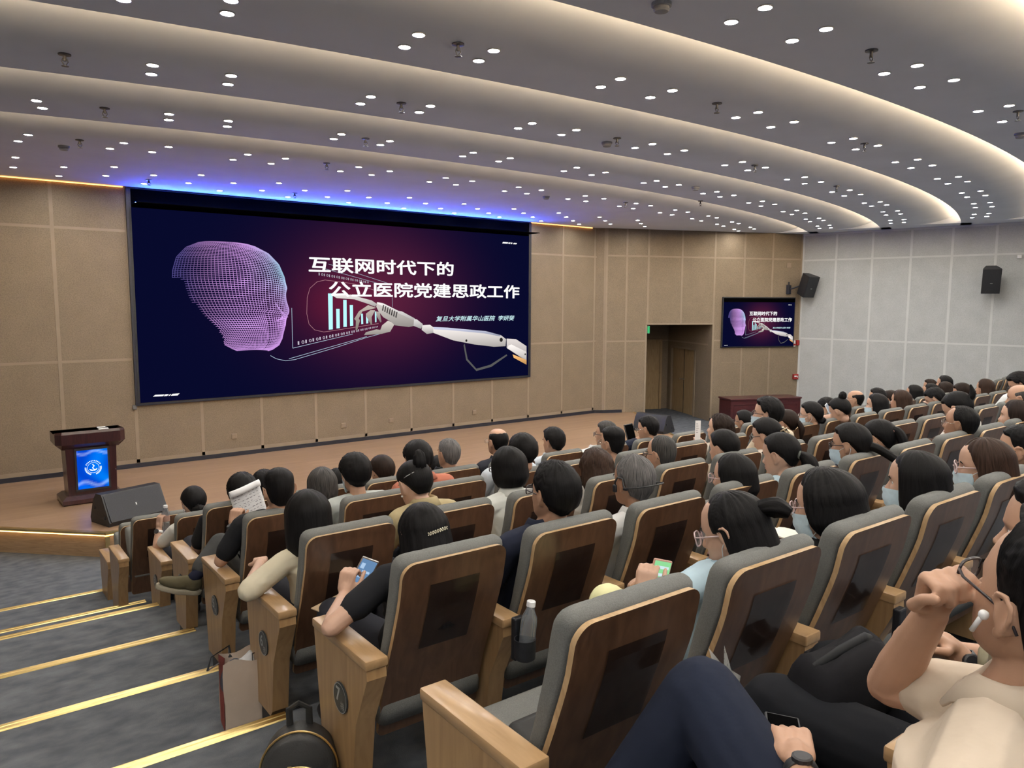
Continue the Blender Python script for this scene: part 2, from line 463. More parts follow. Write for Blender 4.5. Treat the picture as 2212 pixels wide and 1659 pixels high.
# ------------------------------------------------------------------ ceiling: concentric bands with lit coves
CX, CY = 6.5, 38.6
def CP(r, th, z): return (CX + r * math.sin(th), CY - r * math.cos(th), z)
def wall_theta(r, off):
    lo, hi = 0.0, .75
    for _ in range(40):
        m_ = (lo + hi) / 2
        q = Vector((CX + r * math.sin(m_), CY - r * math.cos(m_), 0)) - WW.p
        if q.dot(WW.n) > -off: hi = m_
        else: lo = m_
    return lo
LIPS = [45.2, 43.5, 41.8, 40.1, 38.42, 36.75, 35.08, 33.42, 31.74, 30.03]
b = MB()
NT = 56
cov = []
for k, r0 in enumerate(LIPS):
    r1 = LIPS[k + 1] if k + 1 < len(LIPS) else 23.0
    pr = [(r0, 0), (r0, .05), (r0 + .22, .05), (r0 + .22, .42), (r0 + .05, .44)]
    for i in range(11):
        ph = PI / 2 * (1 - i / 10)
        pr.append((r0 - 1.0 + 1.0 * math.sin(ph), .36 - .36 * math.cos(ph)))
    nseg = 2 if k + 1 < len(LIPS) else 6
    flat = [(r0 - 1.0 + (r1 - r0 + 1.0) * i / nseg, 0) for i in range(1, nseg + 1)]
    pr += flat
    grid = []
    te = wall_theta(r0 - .2, .62)
    for r, dz in pr:
        tw = wall_theta(r, -.1) if r > 27 else .62
        te_ = min(te, tw - .005)
        row = [CP(r, -tw, HC), CP(r, -te_, HC)] + [CP(r, -te_ + 2 * te_ * j / NT, HC + dz) for j in range(NT + 1)] + [CP(r, te_, HC), CP(r, tw, HC)]
        grid.append(row)
    n = len(grid[0])
    fs = [(i * n + j, i * n + j + 1, (i + 1) * n + j + 1, (i + 1) * n + j) for i in range(len(grid) - 1) for j in range(n - 1)]
    b.add([p for row in grid for p in row], fs)
    cov.append((r0, te))
ce = b.build('ceiling', M['ceiling'], kind='structure', fixn=False)
auto(ce, 25)
for k, (r0, te) in enumerate(cov):
    if r0 > 41: continue
    b = MB()
    ring = [[CP(r0 + a, -te + .004 + (2 * te - .008) * j / 40, HC + c) for a, c in ((.07, .055), (.07, .075), (.14, .075), (.14, .055))] for j in range(41)]
    b.loft(ring)
    nm = {30.03: 'nearest the stage', 31.74: 'second from the stage', 33.42: 'third from the stage', 35.08: 'fourth from the stage', 36.75: 'fifth out from the stage', 38.42: 'sixth from the stage', 40.1: 'seventh from the stage'}[r0]
    tag(b.build('cove_light', M['cove_led']), 'warm light strip hidden in the curved ceiling cove ' + nm, 'cove light')
# warm strip where the stage wall meets the ceiling
amber = emit('amber_strip', (1.0, .42, .12), 4.0)
for t0, t1, sd in ((0, 3.2, 'lectern side'), (11.75, 13.7, 'doorway side')):
    b = MB(); FW.box(b, t0, t1, 1.812, 1.822, -.03, -.01)
    tag(b.build('wall_washer', amber), 'thin amber light strip at the wall top, on the %s of the screen' % sd, 'light strip')
# ------------------------------------------------------------------ recessed lamps, sprinklers, detectors
LAMPS = [(1.69,5.13),(1.64,4.9),(1.12,5.3),(2.85,4.7),(2.9,4.98),(3.45,4.64),(3.5,4.9),(4.32,3.21),(4.28,2.93),(4.95,3.16),(4.92,2.89),(6.21,3.13),(6.2,2.87),(6.83,3.13),(6.83,2.86),(8.09,3.15),(8.09,2.89),(8.73,3.17),(8.71,2.9),(1.58,6.59),(1.63,6.85),(2.15,6.48),(2.21,6.75),(3.34,6.34),(3.38,6.62),(3.93,6.28),(3.97,6.55),(4.72,4.82),(4.68,4.55),(5.3,4.78),(5.28,4.51),(6.52,4.75),(6.51,4.49),(7.15,4.77),(7.13,4.49),(8.36,4.78),(8.34,4.51),(8.94,4.8),(8.93,4.53),(10.14,4.9),(10.16,4.63),(10.73,4.97),(10.74,4.7),(11.94,5.14),(11.98,4.87),(12.54,5.24),(12.55,4.97),(13.75,5.52),(13.75,5.24),(14.34,5.67),(14.36,5.39),(15.38,5.96),(15.43,5.71),(16.03,6.18),(16.08,5.91),(17.2,6.64),(17.25,6.39),(17.81,6.91),(17.81,6.63),(1.0,8.41),(1.08,8.69),(2.09,8.17),(2.15,8.43),(2.64,8.09),(2.71,8.35),(3.81,7.93),(3.85,8.21),(4.4,7.91),(4.42,8.17),(5.53,7.86),(5.56,8.13),(6.12,8.12),(6.1,7.85),(5.14,6.48),(5.11,6.21),(5.7,6.42),(5.67,6.15),(6.85,6.4),(6.84,6.12),(7.43,6.4),(7.42,6.13),(8.62,6.43),(8.6,6.14),(9.19,6.47),(9.19,6.19),(10.31,6.57),(10.32,6.29),(10.87,6.62),(10.9,6.37),(12.02,6.82),(12.04,6.53),(12.61,6.93),(12.66,6.67),(13.78,7.18),(13.84,6.92),(14.3,7.31),(14.35,7.05),(15.37,7.62),(15.43,7.36),(15.98,7.85),(15.99,7.56),(17.06,8.28),(17.09,8.0),(17.64,8.55),(17.71,8.29),(7.27,8.13),(7.23,7.82),(7.8,8.12),(7.8,7.84),(8.93,8.15),(8.93,7.89),(9.49,8.2),(9.49,7.93),(10.55,8.29),(10.55,8.01),(11.09,8.35),(11.11,8.08),(12.15,8.51),(12.15,8.22),(12.73,8.64),(12.69,8.32),(13.83,8.87),(13.86,8.59),(14.39,9.02),(14.41,8.74),(15.44,9.34),(15.49,9.06),(15.95,9.54),(15.95,9.22),(17.03,9.99),(17.04,9.69),(17.58,10.26),(17.63,9.99),(1.11,10.17),(1.06,10.65),(1.14,11.87),(1.19,12.76),(1.74,12.29),(1.8,13.21),(2.04,9.98),(1.98,10.45),(2.28,11.82),(2.34,12.74),(2.51,9.89),(2.43,10.35),(2.88,12.24),(2.96,13.2),(3.42,11.77),(3.49,12.69),(3.41,9.76),(3.38,10.23),(3.88,9.71),(3.87,10.19),(4.04,12.24),(4.13,13.23),(4.59,11.78),(4.67,12.74),(5.22,12.28),(5.31,13.23),(5.78,11.85),(5.85,12.77),(6.48,13.23),(6.44,12.36),(7.06,12.82),(7.01,11.92),(7.71,13.33),(7.65,12.42),(4.9,9.68),(4.85,10.15),(5.39,9.7),(5.34,10.15),(6.32,9.69),(6.33,10.16),(6.8,9.69),(6.81,10.15),(8.24,12.01),(7.81,10.2),(8.29,12.9),(8.93,13.38),(8.87,12.46),(9.48,12.92),(10.09,13.36),(7.72,9.71),(8.21,9.73),(8.28,10.19),(9.26,10.24),(9.23,9.76),(9.72,10.26),(9.73,9.81),(9.44,12.02),(10.03,12.45),(10.64,12.89),(11.29,13.38),(10.56,11.95),(11.19,12.42),(11.81,12.88),(12.44,13.35),(11.74,11.96),(12.36,12.41),(12.96,12.84),(10.71,10.38),(10.65,9.9),(11.18,10.46),(11.11,9.95),(12.84,11.87),(13.42,12.3),(14.01,12.72),(12.11,10.59),(11.98,10.08),(12.58,10.67),(12.44,10.14),(13.5,10.88),(13.33,10.32),(13.99,11.02),(13.75,10.42),(14.88,11.26),(14.71,10.72),(15.35,11.43),(15.12,10.84),(16.07,11.18),(16.49,11.36),(16.22,11.75),(16.66,11.94)]
SPRINK = [(1.0,6.73),(3.17,4.69),(3.67,6.37),(5.59,2.92),(5.94,4.54),(1.55,8.33),(1.61,10.14),(6.31,6.17),(4.13,7.98),(8.96,6.2),(4.44,9.7),(11.51,6.46),(8.72,4.58),(8.4,2.92),(10.41,9.93),(11.3,8.93),(2.93,12.75),(5.22,12.7)]
SMOKE = [(3.73,3.29),(1.52,10.65),(8.77,10.26),(9.9,7.93),(9.5,3.26),(6.38,6.4)]
lamp_glow = emit('lamp_diffuser', (1.0, .96, .90), DOWNLIGHT)
lamp_rim = mat('lamp_trim', (.55, .55, .55), .4, metal=.6, noise=.05)
def downlight():
    b = MB()
    b.lathe([(.050, 0), (.050, -.006), (.042, -.008), (.040, -.002)], n=20)
    b.mi = 1
    b.lathe([(.040, -.0035), (.001, -.0036)], n=20)
    return b
dm = None
def put_lamp(x, y, lab, grp):
    global dm
    if dm is None:
        dm = downlight().build('downlight', [lamp_rim, lamp_glow])
        o = dm
    else:
        o = dm.copy(); COL.objects.link(o)
    o.location = (x, y, HC); tag(o, lab, 'downlight', grp)
for x, y in LAMPS:
    r = math.hypot(x - CX, y - CY)
    ring = ('above the front rows, in the band next to the stage lamps' if r > 30.0 else 'above the stage edge') if r < 31 else ('in the third ceiling band out from the stage' if r < 33 else 'in the fourth ceiling band out from the stage' if r < 34.6 else 'in the ceiling band nearest the viewer')
    if r < 29.7: ring = 'above the stage and its front edge' if r < 27.6 else 'just inside the first curved cove from the stage'
    put_lamp(x, y, 'round recessed downlight ' + ring, 'downlights ' + ring)
# more rows of the same lamps carry on over the seats behind
for r in (37.2, 37.5, 39.0, 39.3, 40.7, 41.0, 42.4, 42.7):
    for th in [(-.26 + .055 * k + (.012 if (r * 10) % 10 > 4 else 0)) for k in range(11)]:
        for dth in (0, .014):
            x, y, _ = CP(r, th + dth, 0)
            put_lamp(x, y, 'round recessed downlight in the ceiling bands behind the viewer', 'downlights behind the viewer')
spr_m = mat('sprinkler_steel', (.10, .10, .11), .35, metal=.7, noise=.1)
first = None
for x, y in SPRINK:
    if first is None:
        t = thing('sprinkler_head', '', 'sprinkler', (x, y, HC)); first = t
        b = MB(); b.lathe([(.045, 0), (.045, -.008), (.015, -.012)], n=14); b.build('escutcheon', spr_m, t)
        b = MB(); b.lathe([(.012, -.01), (.012, -.05), (.006, -.052)], n=10); b.tube([(.012, 0, -.03), (.022, 0, -.055), (.004, 0, -.085)], .004); b.tube([(-.012, 0, -.03), (-.022, 0, -.055), (-.004, 0, -.085)], .004)
        b.build('frame', spr_m, t)
        b = MB(); b.lathe([(.004, -.084), (.026, -.086), (.026, -.089), (.003, -.09)], n=14); b.build('deflector', spr_m, t)
    else: t = copy_tree(first); t.location = (x, y, HC)
    r = math.hypot(x - CX, y - CY)
    tag(t, 'small dark fire sprinkler hanging from the ceiling band ' + ('nearest the viewer' if r > 34.6 else 'fourth out from the stage' if r > 33.4 else 'third out from the stage' if r > 31.5 else 'second out from the stage' if r > 29.6 else 'over the stage'), 'sprinkler', 'fire sprinklers in the ceiling')
smk_m = mat('detector_plastic', (.30, .31, .34), .5, noise=.05)
first = None
for i, (x, y) in enumerate(SMOKE):
    if first is None:
        t = thing('smoke_detector', '', 'smoke detector', (x, y, HC)); first = t
        b = MB(); b.lathe([(.062, 0), (.062, -.02), (.055, -.024)], n=20); b.build('base', smk_m, t)
        b = MB(); b.lathe([(.048, -.024), (.05, -.04), (.042, -.052), (.01, -.055)], n=20); b.build('chamber', smk_m, t)
    else: t = copy_tree(first); t.location = (x, y, HC)
    tag(t, ['smoke detector at the top edge of the picture, in the nearest ceiling band', 'smoke detector above the stage wall, on the lectern side', 'smoke detector above the stage, on the doorway side', 'wide disc detector among the lamps before the side doors', 'smoke detector under the outermost lamp cluster by the side wall', 'flat disc detector in the third ceiling band out from the stage'][i], 'smoke detector')
# ------------------------------------------------------------------ shape of a head (people, and the drawing on the slide)
def smooth(a, b_, x):
    t = max(0, min(1, (x - a) / (b_ - a))); return t * t * (3 - 2 * t)
SLICE = [(.1195, .012, -.030, .022), (.114, .038, -.058, .038), (.100, .063, -.084, .055), (.078, .080, -.102, .068), (.050, .0885, -.1095, .0755), (.028, .0900, -.1105, .0770), (.012, .0865, -.108, .0765), (-.005, .0855, -.103, .0750), (-.022, .0875, -.094, .0725), (-.040, .0880, -.080, .0685), (-.055, .0885, -.062, .0640), (-.070, .0860, -.044, .0580), (-.085, .0865, -.026, .0500), (-.098, .0850, -.010, .0400), (-.108, .0750, .008, .0280), (-.114, .058, .022, .015)]
def head_point(a, u_, feat=1.0):
    """surface of a head: a = direction around (pi/2 is the face), u_ = 0 crown .. 1 chin"""
    gs = lambda v, c, s: math.exp(-((v - c) / s) ** 2)
    z = .1195 - .2335 * (u_ - .035 * math.sin(2 * PI * u_))
    z = max(min(z, .1195), -.114)
    f, bk, w = SLICE[-1][1:]
    for (z0, f0, b0, w0), (z1, f1, b1, w1) in zip(SLICE, SLICE[1:]):
        if z1 <= z <= z0 + 1e-9:
            q = (z0 - z) / (z0 - z1); f, bk, w = f0 + (f1 - f0) * q, b0 + (b1 - b0) * q, w0 + (w1 - w0) * q; break
    cy = (f + bk) / 2 - .006 if z > -.03 else bk + (f - bk) * .42
    ca, sa = math.cos(a), math.sin(a)
    p = .87 + .11 * smooth(-.01, .05, z)
    x = w * math.copysign(abs(ca) ** p, ca)
    y = cy + (f - cy if sa > 0 else cy - bk) * math.copysign(abs(sa) ** (p if sa > 0 else .98), sa)
    if sa > 0:
        ax = abs(x); k = smooth(.1, .6, sa) * feat
        dy = -.0105 * gs(ax, .032, .015) * gs(z, .006, .011) + .0040 * gs(ax, .026, .020) * gs(z, .027, .008) + .0040 * gs(ax, .046, .014) * gs(z, -.022, .016)
        dy += .0065 * gs(x, 0, .020) * (gs(z, -.0525, .0055) + .9 * gs(z, -.0655, .0060)) - .004 * gs(x, 0, .024) * gs(z, -.0590, .0028) - .003 * gs(x, 0, .02) * gs(z, -.077, .006)
        dy += .004 * gs(x, 0, .016) * gs(z, -.092, .012)
        y += dy * k
    return Vector((x, y, z))
def head_surface(nz=44, na=56, feat=1.0):
    return [[head_point(2 * PI * j / na, i / nz, feat) for j in range(na)] for i in range(nz + 1)]
# ------------------------------------------------------------------ pictures shown on the screens
bfont = bpy.data.curves.new('glyphs', 'FONT').font
def text_mesh(body, offset=0.0, shear=0.0, spacing=1.0):
    cu = bpy.data.curves.new('glyphs', 'FONT'); cu.body = body
    cu.offset = offset; cu.shear = shear; cu.resolution_u = 3; cu.space_character = spacing
    o = bpy.data.objects.new('glyphs', cu); COL.objects.link(o)
    dg = bpy.context.evaluated_depsgraph_get()
    me = bpy.data.meshes.new_from_object(o.evaluated_get(dg))
    vs = [(v.co.x, v.co.y) for v in me.vertices]; fs = [tuple(p.vertices) for p in me.polygons]
    bpy.data.objects.remove(o); bpy.data.curves.remove(cu); bpy.data.meshes.remove(me)
    x0 = min(v[0] for v in vs); x1 = max(v[0] for v in vs); y0 = min(v[1] for v in vs); y1 = max(v[1] for v in vs)
    return [((x - x0) / (x1 - x0), (y - y0) / (y1 - y0)) for x, y in vs], fs, (x1 - x0) / (y1 - y0)
def put_text(name, tm, fn, a0, a1, b0, b1, d, m, parent, bold=0):
    b = MB()
    for q in range(9 if bold else 1):                                          # heavier strokes: copies nudged by a fraction of a stroke
        ox, oy = (0, 0) if q == 0 else (bold * math.cos(q * PI / 4) * (a1 - a0) / tm[2], bold * math.sin(q * PI / 4) * (b1 - b0))
        b.add([fn(a0 + (a1 - a0) * x + ox, b0 + (b1 - b0) * y + oy, d + q * 1e-5) for x, y in tm[0]], tm[1])
    return b.build(name, m, parent, fixn=False)
bars=[[(0.4051,0.528),(0.4165,0.5282),(0.4152,0.332),(0.4052,0.3306)],[(0.4244,0.4442),(0.4331,0.4442),(0.4327,0.3376),(0.4243,0.3361)],[(0.4426,0.4939),(0.4511,0.494),(0.4504,0.3446),(0.4418,0.3437)],[(0.4588,0.4652),(0.4671,0.4653),(0.4668,0.3504),(0.4587,0.3488)],[(0.4878,0.4167),(0.4923,0.4166),(0.4928,0.3592),(0.4879,0.3581)],[(0.5005,0.4165),(0.506,0.4164),(0.5062,0.3621),(0.5007,0.3609)],[(0.524,0.4293),(0.5283,0.4292),(0.5279,0.3686),(0.5242,0.3674)]]
lines=[[(0.5472,0.5348),(0.4681,0.584),(0.3987,0.6009),(0.3789,0.5894),(0.3619,0.5547),(0.3548,0.5051),(0.353,0.4186),(0.3577,0.3626),(0.3707,0.3309),(0.3931,0.3185),(0.4189,0.3255),(0.5335,0.3599)],[(0.3181,0.4496),(0.318,0.2359),(0.4658,0.3038)],[(0.2667,0.2013),(0.2796,0.1829),(0.3006,0.1703),(0.3222,0.1743),(0.4239,0.2325),(0.502,0.2822),(0.5648,0.3153)],[(0.3087,0.18),(0.502,0.2875)],[(0.4081,0.6875),(0.5633,0.5881)],[(0.3881,0.6673),(0.5475,0.5808)],[(0.5717,0.5121),(0.572,0.4555)]]
dash=[[(0.0233,0.0269),(0.0281,0.0347),(0.0461,0.0336),(0.042,0.0256)],[(0.0436,0.0253),(0.0474,0.0341),(0.054,0.0336),(0.0504,0.0255)],[(0.0525,0.0251),(0.0561,0.0332),(0.0585,0.0335),(0.0552,0.0253)],[(0.0573,0.025),(0.0606,0.0338),(0.0746,0.0342),(0.0706,0.0247)],[(0.907,0.8581),(0.9097,0.8679),(0.9275,0.8671),(0.9248,0.858)],[(0.9267,0.8582),(0.9291,0.8666),(0.9355,0.8666),(0.9327,0.8575)],[(0.9351,0.8578),(0.9375,0.8669),(0.9423,0.866),(0.9399,0.8576)],[(0.9435,0.8573),(0.9463,0.8657),(0.9576,0.8656),(0.9552,0.8579)]]
arm=[((0.1,0.1,0.1),[(0.7806,0.2186),(0.7843,0.2255),(0.7935,0.1305),(0.8216,0.0652),(0.8677,0.0857),(0.923,0.1475),(0.9251,0.1383),(0.8716,0.0718),(0.8216,0.0505),(0.7886,0.1237)]),((0.42,0.36,0.32),[(0.5064,0.4654),(0.5279,0.449),(0.4909,0.4296),(0.4815,0.3908),(0.4844,0.3777),(0.4764,0.3228),(0.4726,0.3262),(0.4739,0.378),(0.4695,0.3879),(0.4818,0.4297)]),((0.4,0.34,0.31),[(0.4999,0.4165),(0.5123,0.436),(0.5247,0.4359),(0.5151,0.3966),(0.5164,0.3571),(0.5132,0.352),(0.5058,0.3837),(0.5013,0.4001)]),((0.36,0.31,0.29),[(0.5262,0.4293),(0.537,0.4259),(0.5414,0.3695),(0.5382,0.3663),(0.5291,0.3996)]),((0.55,0.5,0.46),[(0.5588,0.3757),(0.5779,0.3584),(0.5648,0.312),(0.5393,0.2999),(0.4944,0.2958),(0.4991,0.3119),(0.527,0.327),(0.5379,0.3232),(0.5428,0.3496)]),((0.66,0.62,0.6),[(0.4164,0.5156),(0.4617,0.523),(0.4705,0.5167),(0.5158,0.4915),(0.5296,0.472),(0.5248,0.4556),(0.5064,0.4719),(0.4704,0.4974),(0.4264,0.5032)]),((0.52,0.48,0.45),[(0.5296,0.4818),(0.5468,0.4754),(0.588,0.432),(0.5977,0.4286),(0.6338,0.3873),(0.6319,0.3429),(0.6169,0.3367),(0.5778,0.3483),(0.5651,0.3722),(0.5463,0.3959),(0.5339,0.4292),(0.5279,0.4556)]),((0.75,0.72,0.7),[(0.5312,0.4819),(0.5468,0.4754),(0.588,0.432),(0.5977,0.4286),(0.6338,0.3873),(0.6331,0.3736),(0.5944,0.4118),(0.5467,0.4588),(0.5311,0.472)]),((0.6,0.58,0.57),[(0.6321,0.3839),(0.6405,0.3803),(0.6572,0.3523),(0.652,0.3249),(0.6303,0.343)]),((0.7,0.66,0.64),[(0.6555,0.3454),(0.6777,0.3481),(0.6897,0.3303),(0.6879,0.2989),(0.6689,0.293),(0.6537,0.3179)]),((0.74,0.69,0.66),[(0.688,0.3338),(0.7301,0.3286),(0.8521,0.3015),(0.9028,0.273),(0.9208,0.2457),(0.9189,0.2007),(0.8793,0.2),(0.8141,0.2197),(0.7479,0.2496),(0.6879,0.2989)]),((0.5,0.52,0.66),[(0.688,0.3338),(0.7301,0.3286),(0.8521,0.3015),(0.9028,0.273),(0.8989,0.2657),(0.8483,0.287),(0.7301,0.3145),(0.6897,0.3198)]),((0.6,0.55,0.53),[(0.9228,0.2493),(0.9552,0.2435),(0.9926,0.195),(0.993,0.0947),(0.9229,0.1891)]),((0.8,0.75,0.72),[(0.9289,0.2037),(0.939,0.2105),(0.9928,0.1565),(0.993,0.1024),(0.925,0.1851)]),((0.85,0.45,0.16),[(0.9433,0.1457),(0.993,0.1024),(0.9931,0.0715),(0.9474,0.1224)]),((0.08,0.07,0.07),[(0.5461,0.4674),(0.5492,0.4648),(0.5459,0.4304),(0.5428,0.4357)]),((0.08,0.07,0.07),[(0.552,0.4608),(0.5552,0.4582),(0.5518,0.4237),(0.5487,0.429)]),((0.08,0.07,0.07),[(0.558,0.4542),(0.5612,0.4515),(0.5578,0.417),(0.5546,0.4223)]),((0.08,0.07,0.07),[(0.564,0.4475),(0.5672,0.4449),(0.5638,0.4102),(0.5606,0.4156)]),((0.08,0.07,0.07),[(0.57,0.4409),(0.5732,0.4382),(0.5698,0.4035),(0.5666,0.4089)]),((0.08,0.07,0.07),[(0.5761,0.4341),(0.5793,0.4314),(0.5759,0.3967),(0.5727,0.4021)]),((0.08,0.07,0.07),[(0.5822,0.4274),(0.5854,0.4247),(0.5819,0.3898),(0.5787,0.3953)])]
disc=[((0.9037,0.243),0.0055,0.0135),((0.7891,0.2454),0.0032,0.008),((0.9878,0.1415),0.0025,0.006)]
t1=[(0.3607,0.6438),(0.3616,0.7235),(0.7486,0.6453)]
t2=[(0.4084,0.5123),(0.4092,0.5939),(0.9647,0.5177)]
t3=[(0.6951,0.3684),(0.6951,0.3984),(0.9488,0.3671)]
b1=[(0.3835,0.6249),(0.3836,0.6392),(0.5103,0.5858),(0.5104,0.5975)]
b2=[(0.3299,0.2536),(0.3301,0.2721),(0.5333,0.34),(0.5334,0.3479)]
head=[(0.058,0.7781),(0.3119,0.222)]
band=[(0.0002,0.9118),(0.9942,0.9186)]
T1 = text_mesh('互联网时代下的'); T2 = text_mesh('公立医院党建思政工作'); T3 = text_mesh('复旦大学附属华山医院  李妍斐', 0, .25)
D01 = {c: text_mesh(c, .01) for c in '01'}
def poly_fan(b, pts): b.add(pts, [tuple(range(len(pts)))])
def face_grid():
    """ribbons of a head wireframe, in a unit square; returns quads with colours"""
    ya = math.radians(-40); tilt = math.radians(-6)
    gs = lambda v, c, s: math.exp(-((v - c) / s) ** 2)
    na, ne = 84, 58
    G = []
    for i in range(na + 1):
        col = []
        for j in range(ne + 1):
            a_ = -20 + 300 * i / na
            p = head_point(math.radians(a_), 1 - (.02 + .96 * j / ne), 1.5)
            x, y, z = p.x, p.y, p.z
            ns = .030 * gs(x, 0, .010 + .004 * gs(z, -.028, .012)) * smooth(.022, -.026, z) * smooth(-.043, -.034, z) + .012 * gs(x, 0, .020) * gs(z, -.030, .007)
            y += ns * smooth(0, .05, y)
            x *= 1.04; z *= 1.0
            X = -(x * math.cos(ya) + y * math.sin(ya)); Y = -x * math.sin(ya) + y * math.cos(ya)
            col.append((X, Y * math.cos(tilt) - z * math.sin(tilt), z * math.cos(tilt) + Y * math.sin(tilt)))
        G.append(col)
    out = []
    def vis(i, j):
        i0, i1 = max(i - 1, 0), min(i + 1, na); j0, j1 = max(j - 1, 0), min(j + 1, ne)
        u_ = Vector(G[i1][j]) - Vector(G[i0][j]); v_ = Vector(G[i][j1]) - Vector(G[i][j0])
        return u_.cross(v_).y > .0
    xs_ = [p[0] for row in G for p in row]; zs_ = [p[2] for row in G for p in row]
    mx, Mx, mz, Mz = min(xs_), max(xs_), min(zs_), max(zs_)
    for i in range(na + 1):
        for j in range(ne + 1):
            for di, dj in ((1, 0), (0, 1)):
                if i + di > na or j + dj > ne: continue
                p, q = G[i][j], G[i + di][j + dj]
                fx, fz = (p[0] - mx) / (Mx - mx), (p[2] - mz) / (Mz - mz)
                if not (vis(i, j) or vis(i + di, j + dj)): continue
                if fx < .44 - .40 * fz + .05 * math.sin(9 * fz) and fz < .66: continue
                edge = max(0, min(1, (fx - .55) * 2.2)) * max(0, min(1, (fz - .22) * 2))
                dim = .16 + .84 * max(0, min(1, (fx - .12) / .5))
                c = Vector((.58, .30, .74)).lerp(Vector((.25, .62, .72)), edge ** 2) * dim
                c = c.lerp(Vector((.09, .09, .36)), max(0, min(1, (.32 - fx) * 2.5)))
                if abs(fz - .27) < .05 or abs(fz - .62) < .05: c = c * 1.25
                out.append(((p[0] - mx) / (Mx - mx), fz, (q[0] - mx) / (Mx - mx), (q[2] - mz) / (Mz - mz), tuple(c)))
    return out
WIRE = face_grid()
def screen_bg(name, strength, center_obj=None):
    m = emit(name, (0, 0, 0), strength)
    N = m.node_tree.nodes; L = m.node_tree.links
    e = [x for x in N if x.type == 'EMISSION'][0]
    at = N.new('ShaderNodeAttribute'); at.attribute_name = 'Col'
    L.new(at.outputs['Color'], e.inputs[0])
    return m
pic_m = attr_emit('screen_picture', .78)
white_m = emit('screen_text_white', (1.0, 1.0, 1.0), .82)
pale_m = emit('screen_text_pale_blue', (.62, .90, .95), .72)
def slide(root, fn, asp, lift, fine=True):
    """fn(a, b, d): a, b in 0..1 across and up the display, d metres in front of it"""
    # glowing background with a soft maroon centre, black band on top
    b = MB(); n, k = 48, 28
    bb = .915
    cols = []
    vs = []
    for j in range(k + 1):
        for i in range(n + 1):
            a, y = i / n, bb * j / k
            g = math.exp(-(((a - .535) / .19) ** 2 + ((y - .52) / .33) ** 2))
            g2 = math.exp(-(((a - .44) / .10) ** 2 + ((y - .47) / .14) ** 2))
            c = Vector((.0022, .0030, .024)).lerp(Vector((.105, .015, .045)), min(1, g * .9)) + Vector((.05, .0, .0)) * g2
            vs.append(fn(a, y, 0)); cols.append((c.x, c.y, c.z, 1))
    b.add(vs, [(j * (n + 1) + i, j * (n + 1) + i + 1, (j + 1) * (n + 1) + i + 1, (j + 1) * (n + 1) + i) for j in range(k) for i in range(n)])
    o = b.build('display', pic_m, root, fixn=False)
    ca = o.data.color_attributes.new('Col', 'FLOAT_COLOR', 'POINT')
    for i, c in enumerate(cols): ca.data[i].color = c
    b = MB(); b.quad(fn(0, bb, 0), fn(1, bb, 0), fn(1, 1, 0), fn(0, 1, 0)); b.build('black_band', M['screen_black'], root, fixn=False)
    # everything drawn on the slide
    b = MB(); cc = []
    def addp(pts, c, d):
        pts = [fn(x, y, d) for x, y in pts]
        b.add(pts, [tuple(range(len(pts)))]); cc.extend([c] * len(pts))
    def ribbon(x0, y0, x1, y1, w, c, d):
        dx, dy = (x1 - x0) * asp, y1 - y0; L_ = math.hypot(dx, dy)
        if L_ < 1e-6: return
        ox, oy = -dy / L_ * w / asp, dx / L_ * w
        addp([(x0 - ox, y0 - oy), (x1 - ox, y1 - oy), (x1 + ox, y1 + oy), (x0 + ox, y0 + oy)], c, d)
    (ha, hb), (hc, hd) = head
    for p, q, p2, q2, c in WIRE:
        ribbon(ha + (hc - ha) * p, hd + (hb - hd) * q, ha + (hc - ha) * p2, hd + (hb - hd) * q2, .0013 if fine else .0022, c, lift)
    for pl_ in bars: addp(pl_, (.50, .95, 1.0), lift)
    for i, ln in enumerate(lines):
        c = (.42, .20, .24) if i == 0 else (.34, .40, .50) if i in (4, 5, 6) else (.45, .58, .72)
        for (x0, y0), (x1, y1) in zip(ln, ln[1:]): ribbon(x0, y0, x1, y1, .0012, c, lift * .8)
    for pl_ in dash: addp(pl_, (1, 1, 1), lift)
    if fine:
        for bx, cnt, c in ((b1, 22, (.42, .40, .46)), (b2, 31, (.55, .50, .60))):
            tot = 0; t = 0
            (xa, ya), (_, yt), (xb, yb), (_, yu) = bx
            h0, h1 = yt - ya, yu - yb
            wts = [1 - (1 - h1 / h0) * i / cnt for i in range(cnt)]; S_ = sum(wts)
            for i in range(cnt):
                ch = D01['10'[i % 2]]; w_ = wts[i] / S_
                xx = xa + (xb - xa) * t; yy = ya + (yb - ya) * t; hh = h0 * wts[i]
                pts = [fn(xx + (xb - xa) * w_ * (.72 if i % 2 else .40) * x_, yy + hh * y_, lift) for x_, y_ in ch[0]]
                b.add(pts, ch[1]); cc.extend([c] * len(pts)); t += w_
    for i, (c, pl_) in enumerate(arm):
        addp(pl_, c, lift * (2 + .12 * i))
        y0_, y1_ = min(p[1] for p in pl_), max(p[1] for p in pl_)
        for q, p in enumerate(pl_):                                            # metal sheen of the drawn arm
            h_ = (p[1] - y0_) / (y1_ - y0_); k_ = .55 + .75 * h_ if i else 1
            cc[len(cc) - len(pl_) + q] = tuple(v * k_ for v in c)
    for (x0, y0), rx, ry in disc:
        addp([(x0 + rx * math.cos(2 * PI * k / 16), y0 + ry * math.sin(2 * PI * k / 16)) for k in range(16)], (.025, .022, .02), lift * 5)
    o = b.build('slide_picture', pic_m, root, fixn=False)
    ca = o.data.color_attributes.new('Col', 'FLOAT_COLOR', 'POINT')
    for i, c in enumerate(cc): ca.data[i].color = (*c, 1)
    put_text('slide_title', T1, fn, .3607, .7486, .642, .7235, lift * 6, white_m, root, .024)
    put_text('slide_title', T2, fn, .4084, .9647, .511, .5939, lift * 6, white_m, root, .024)
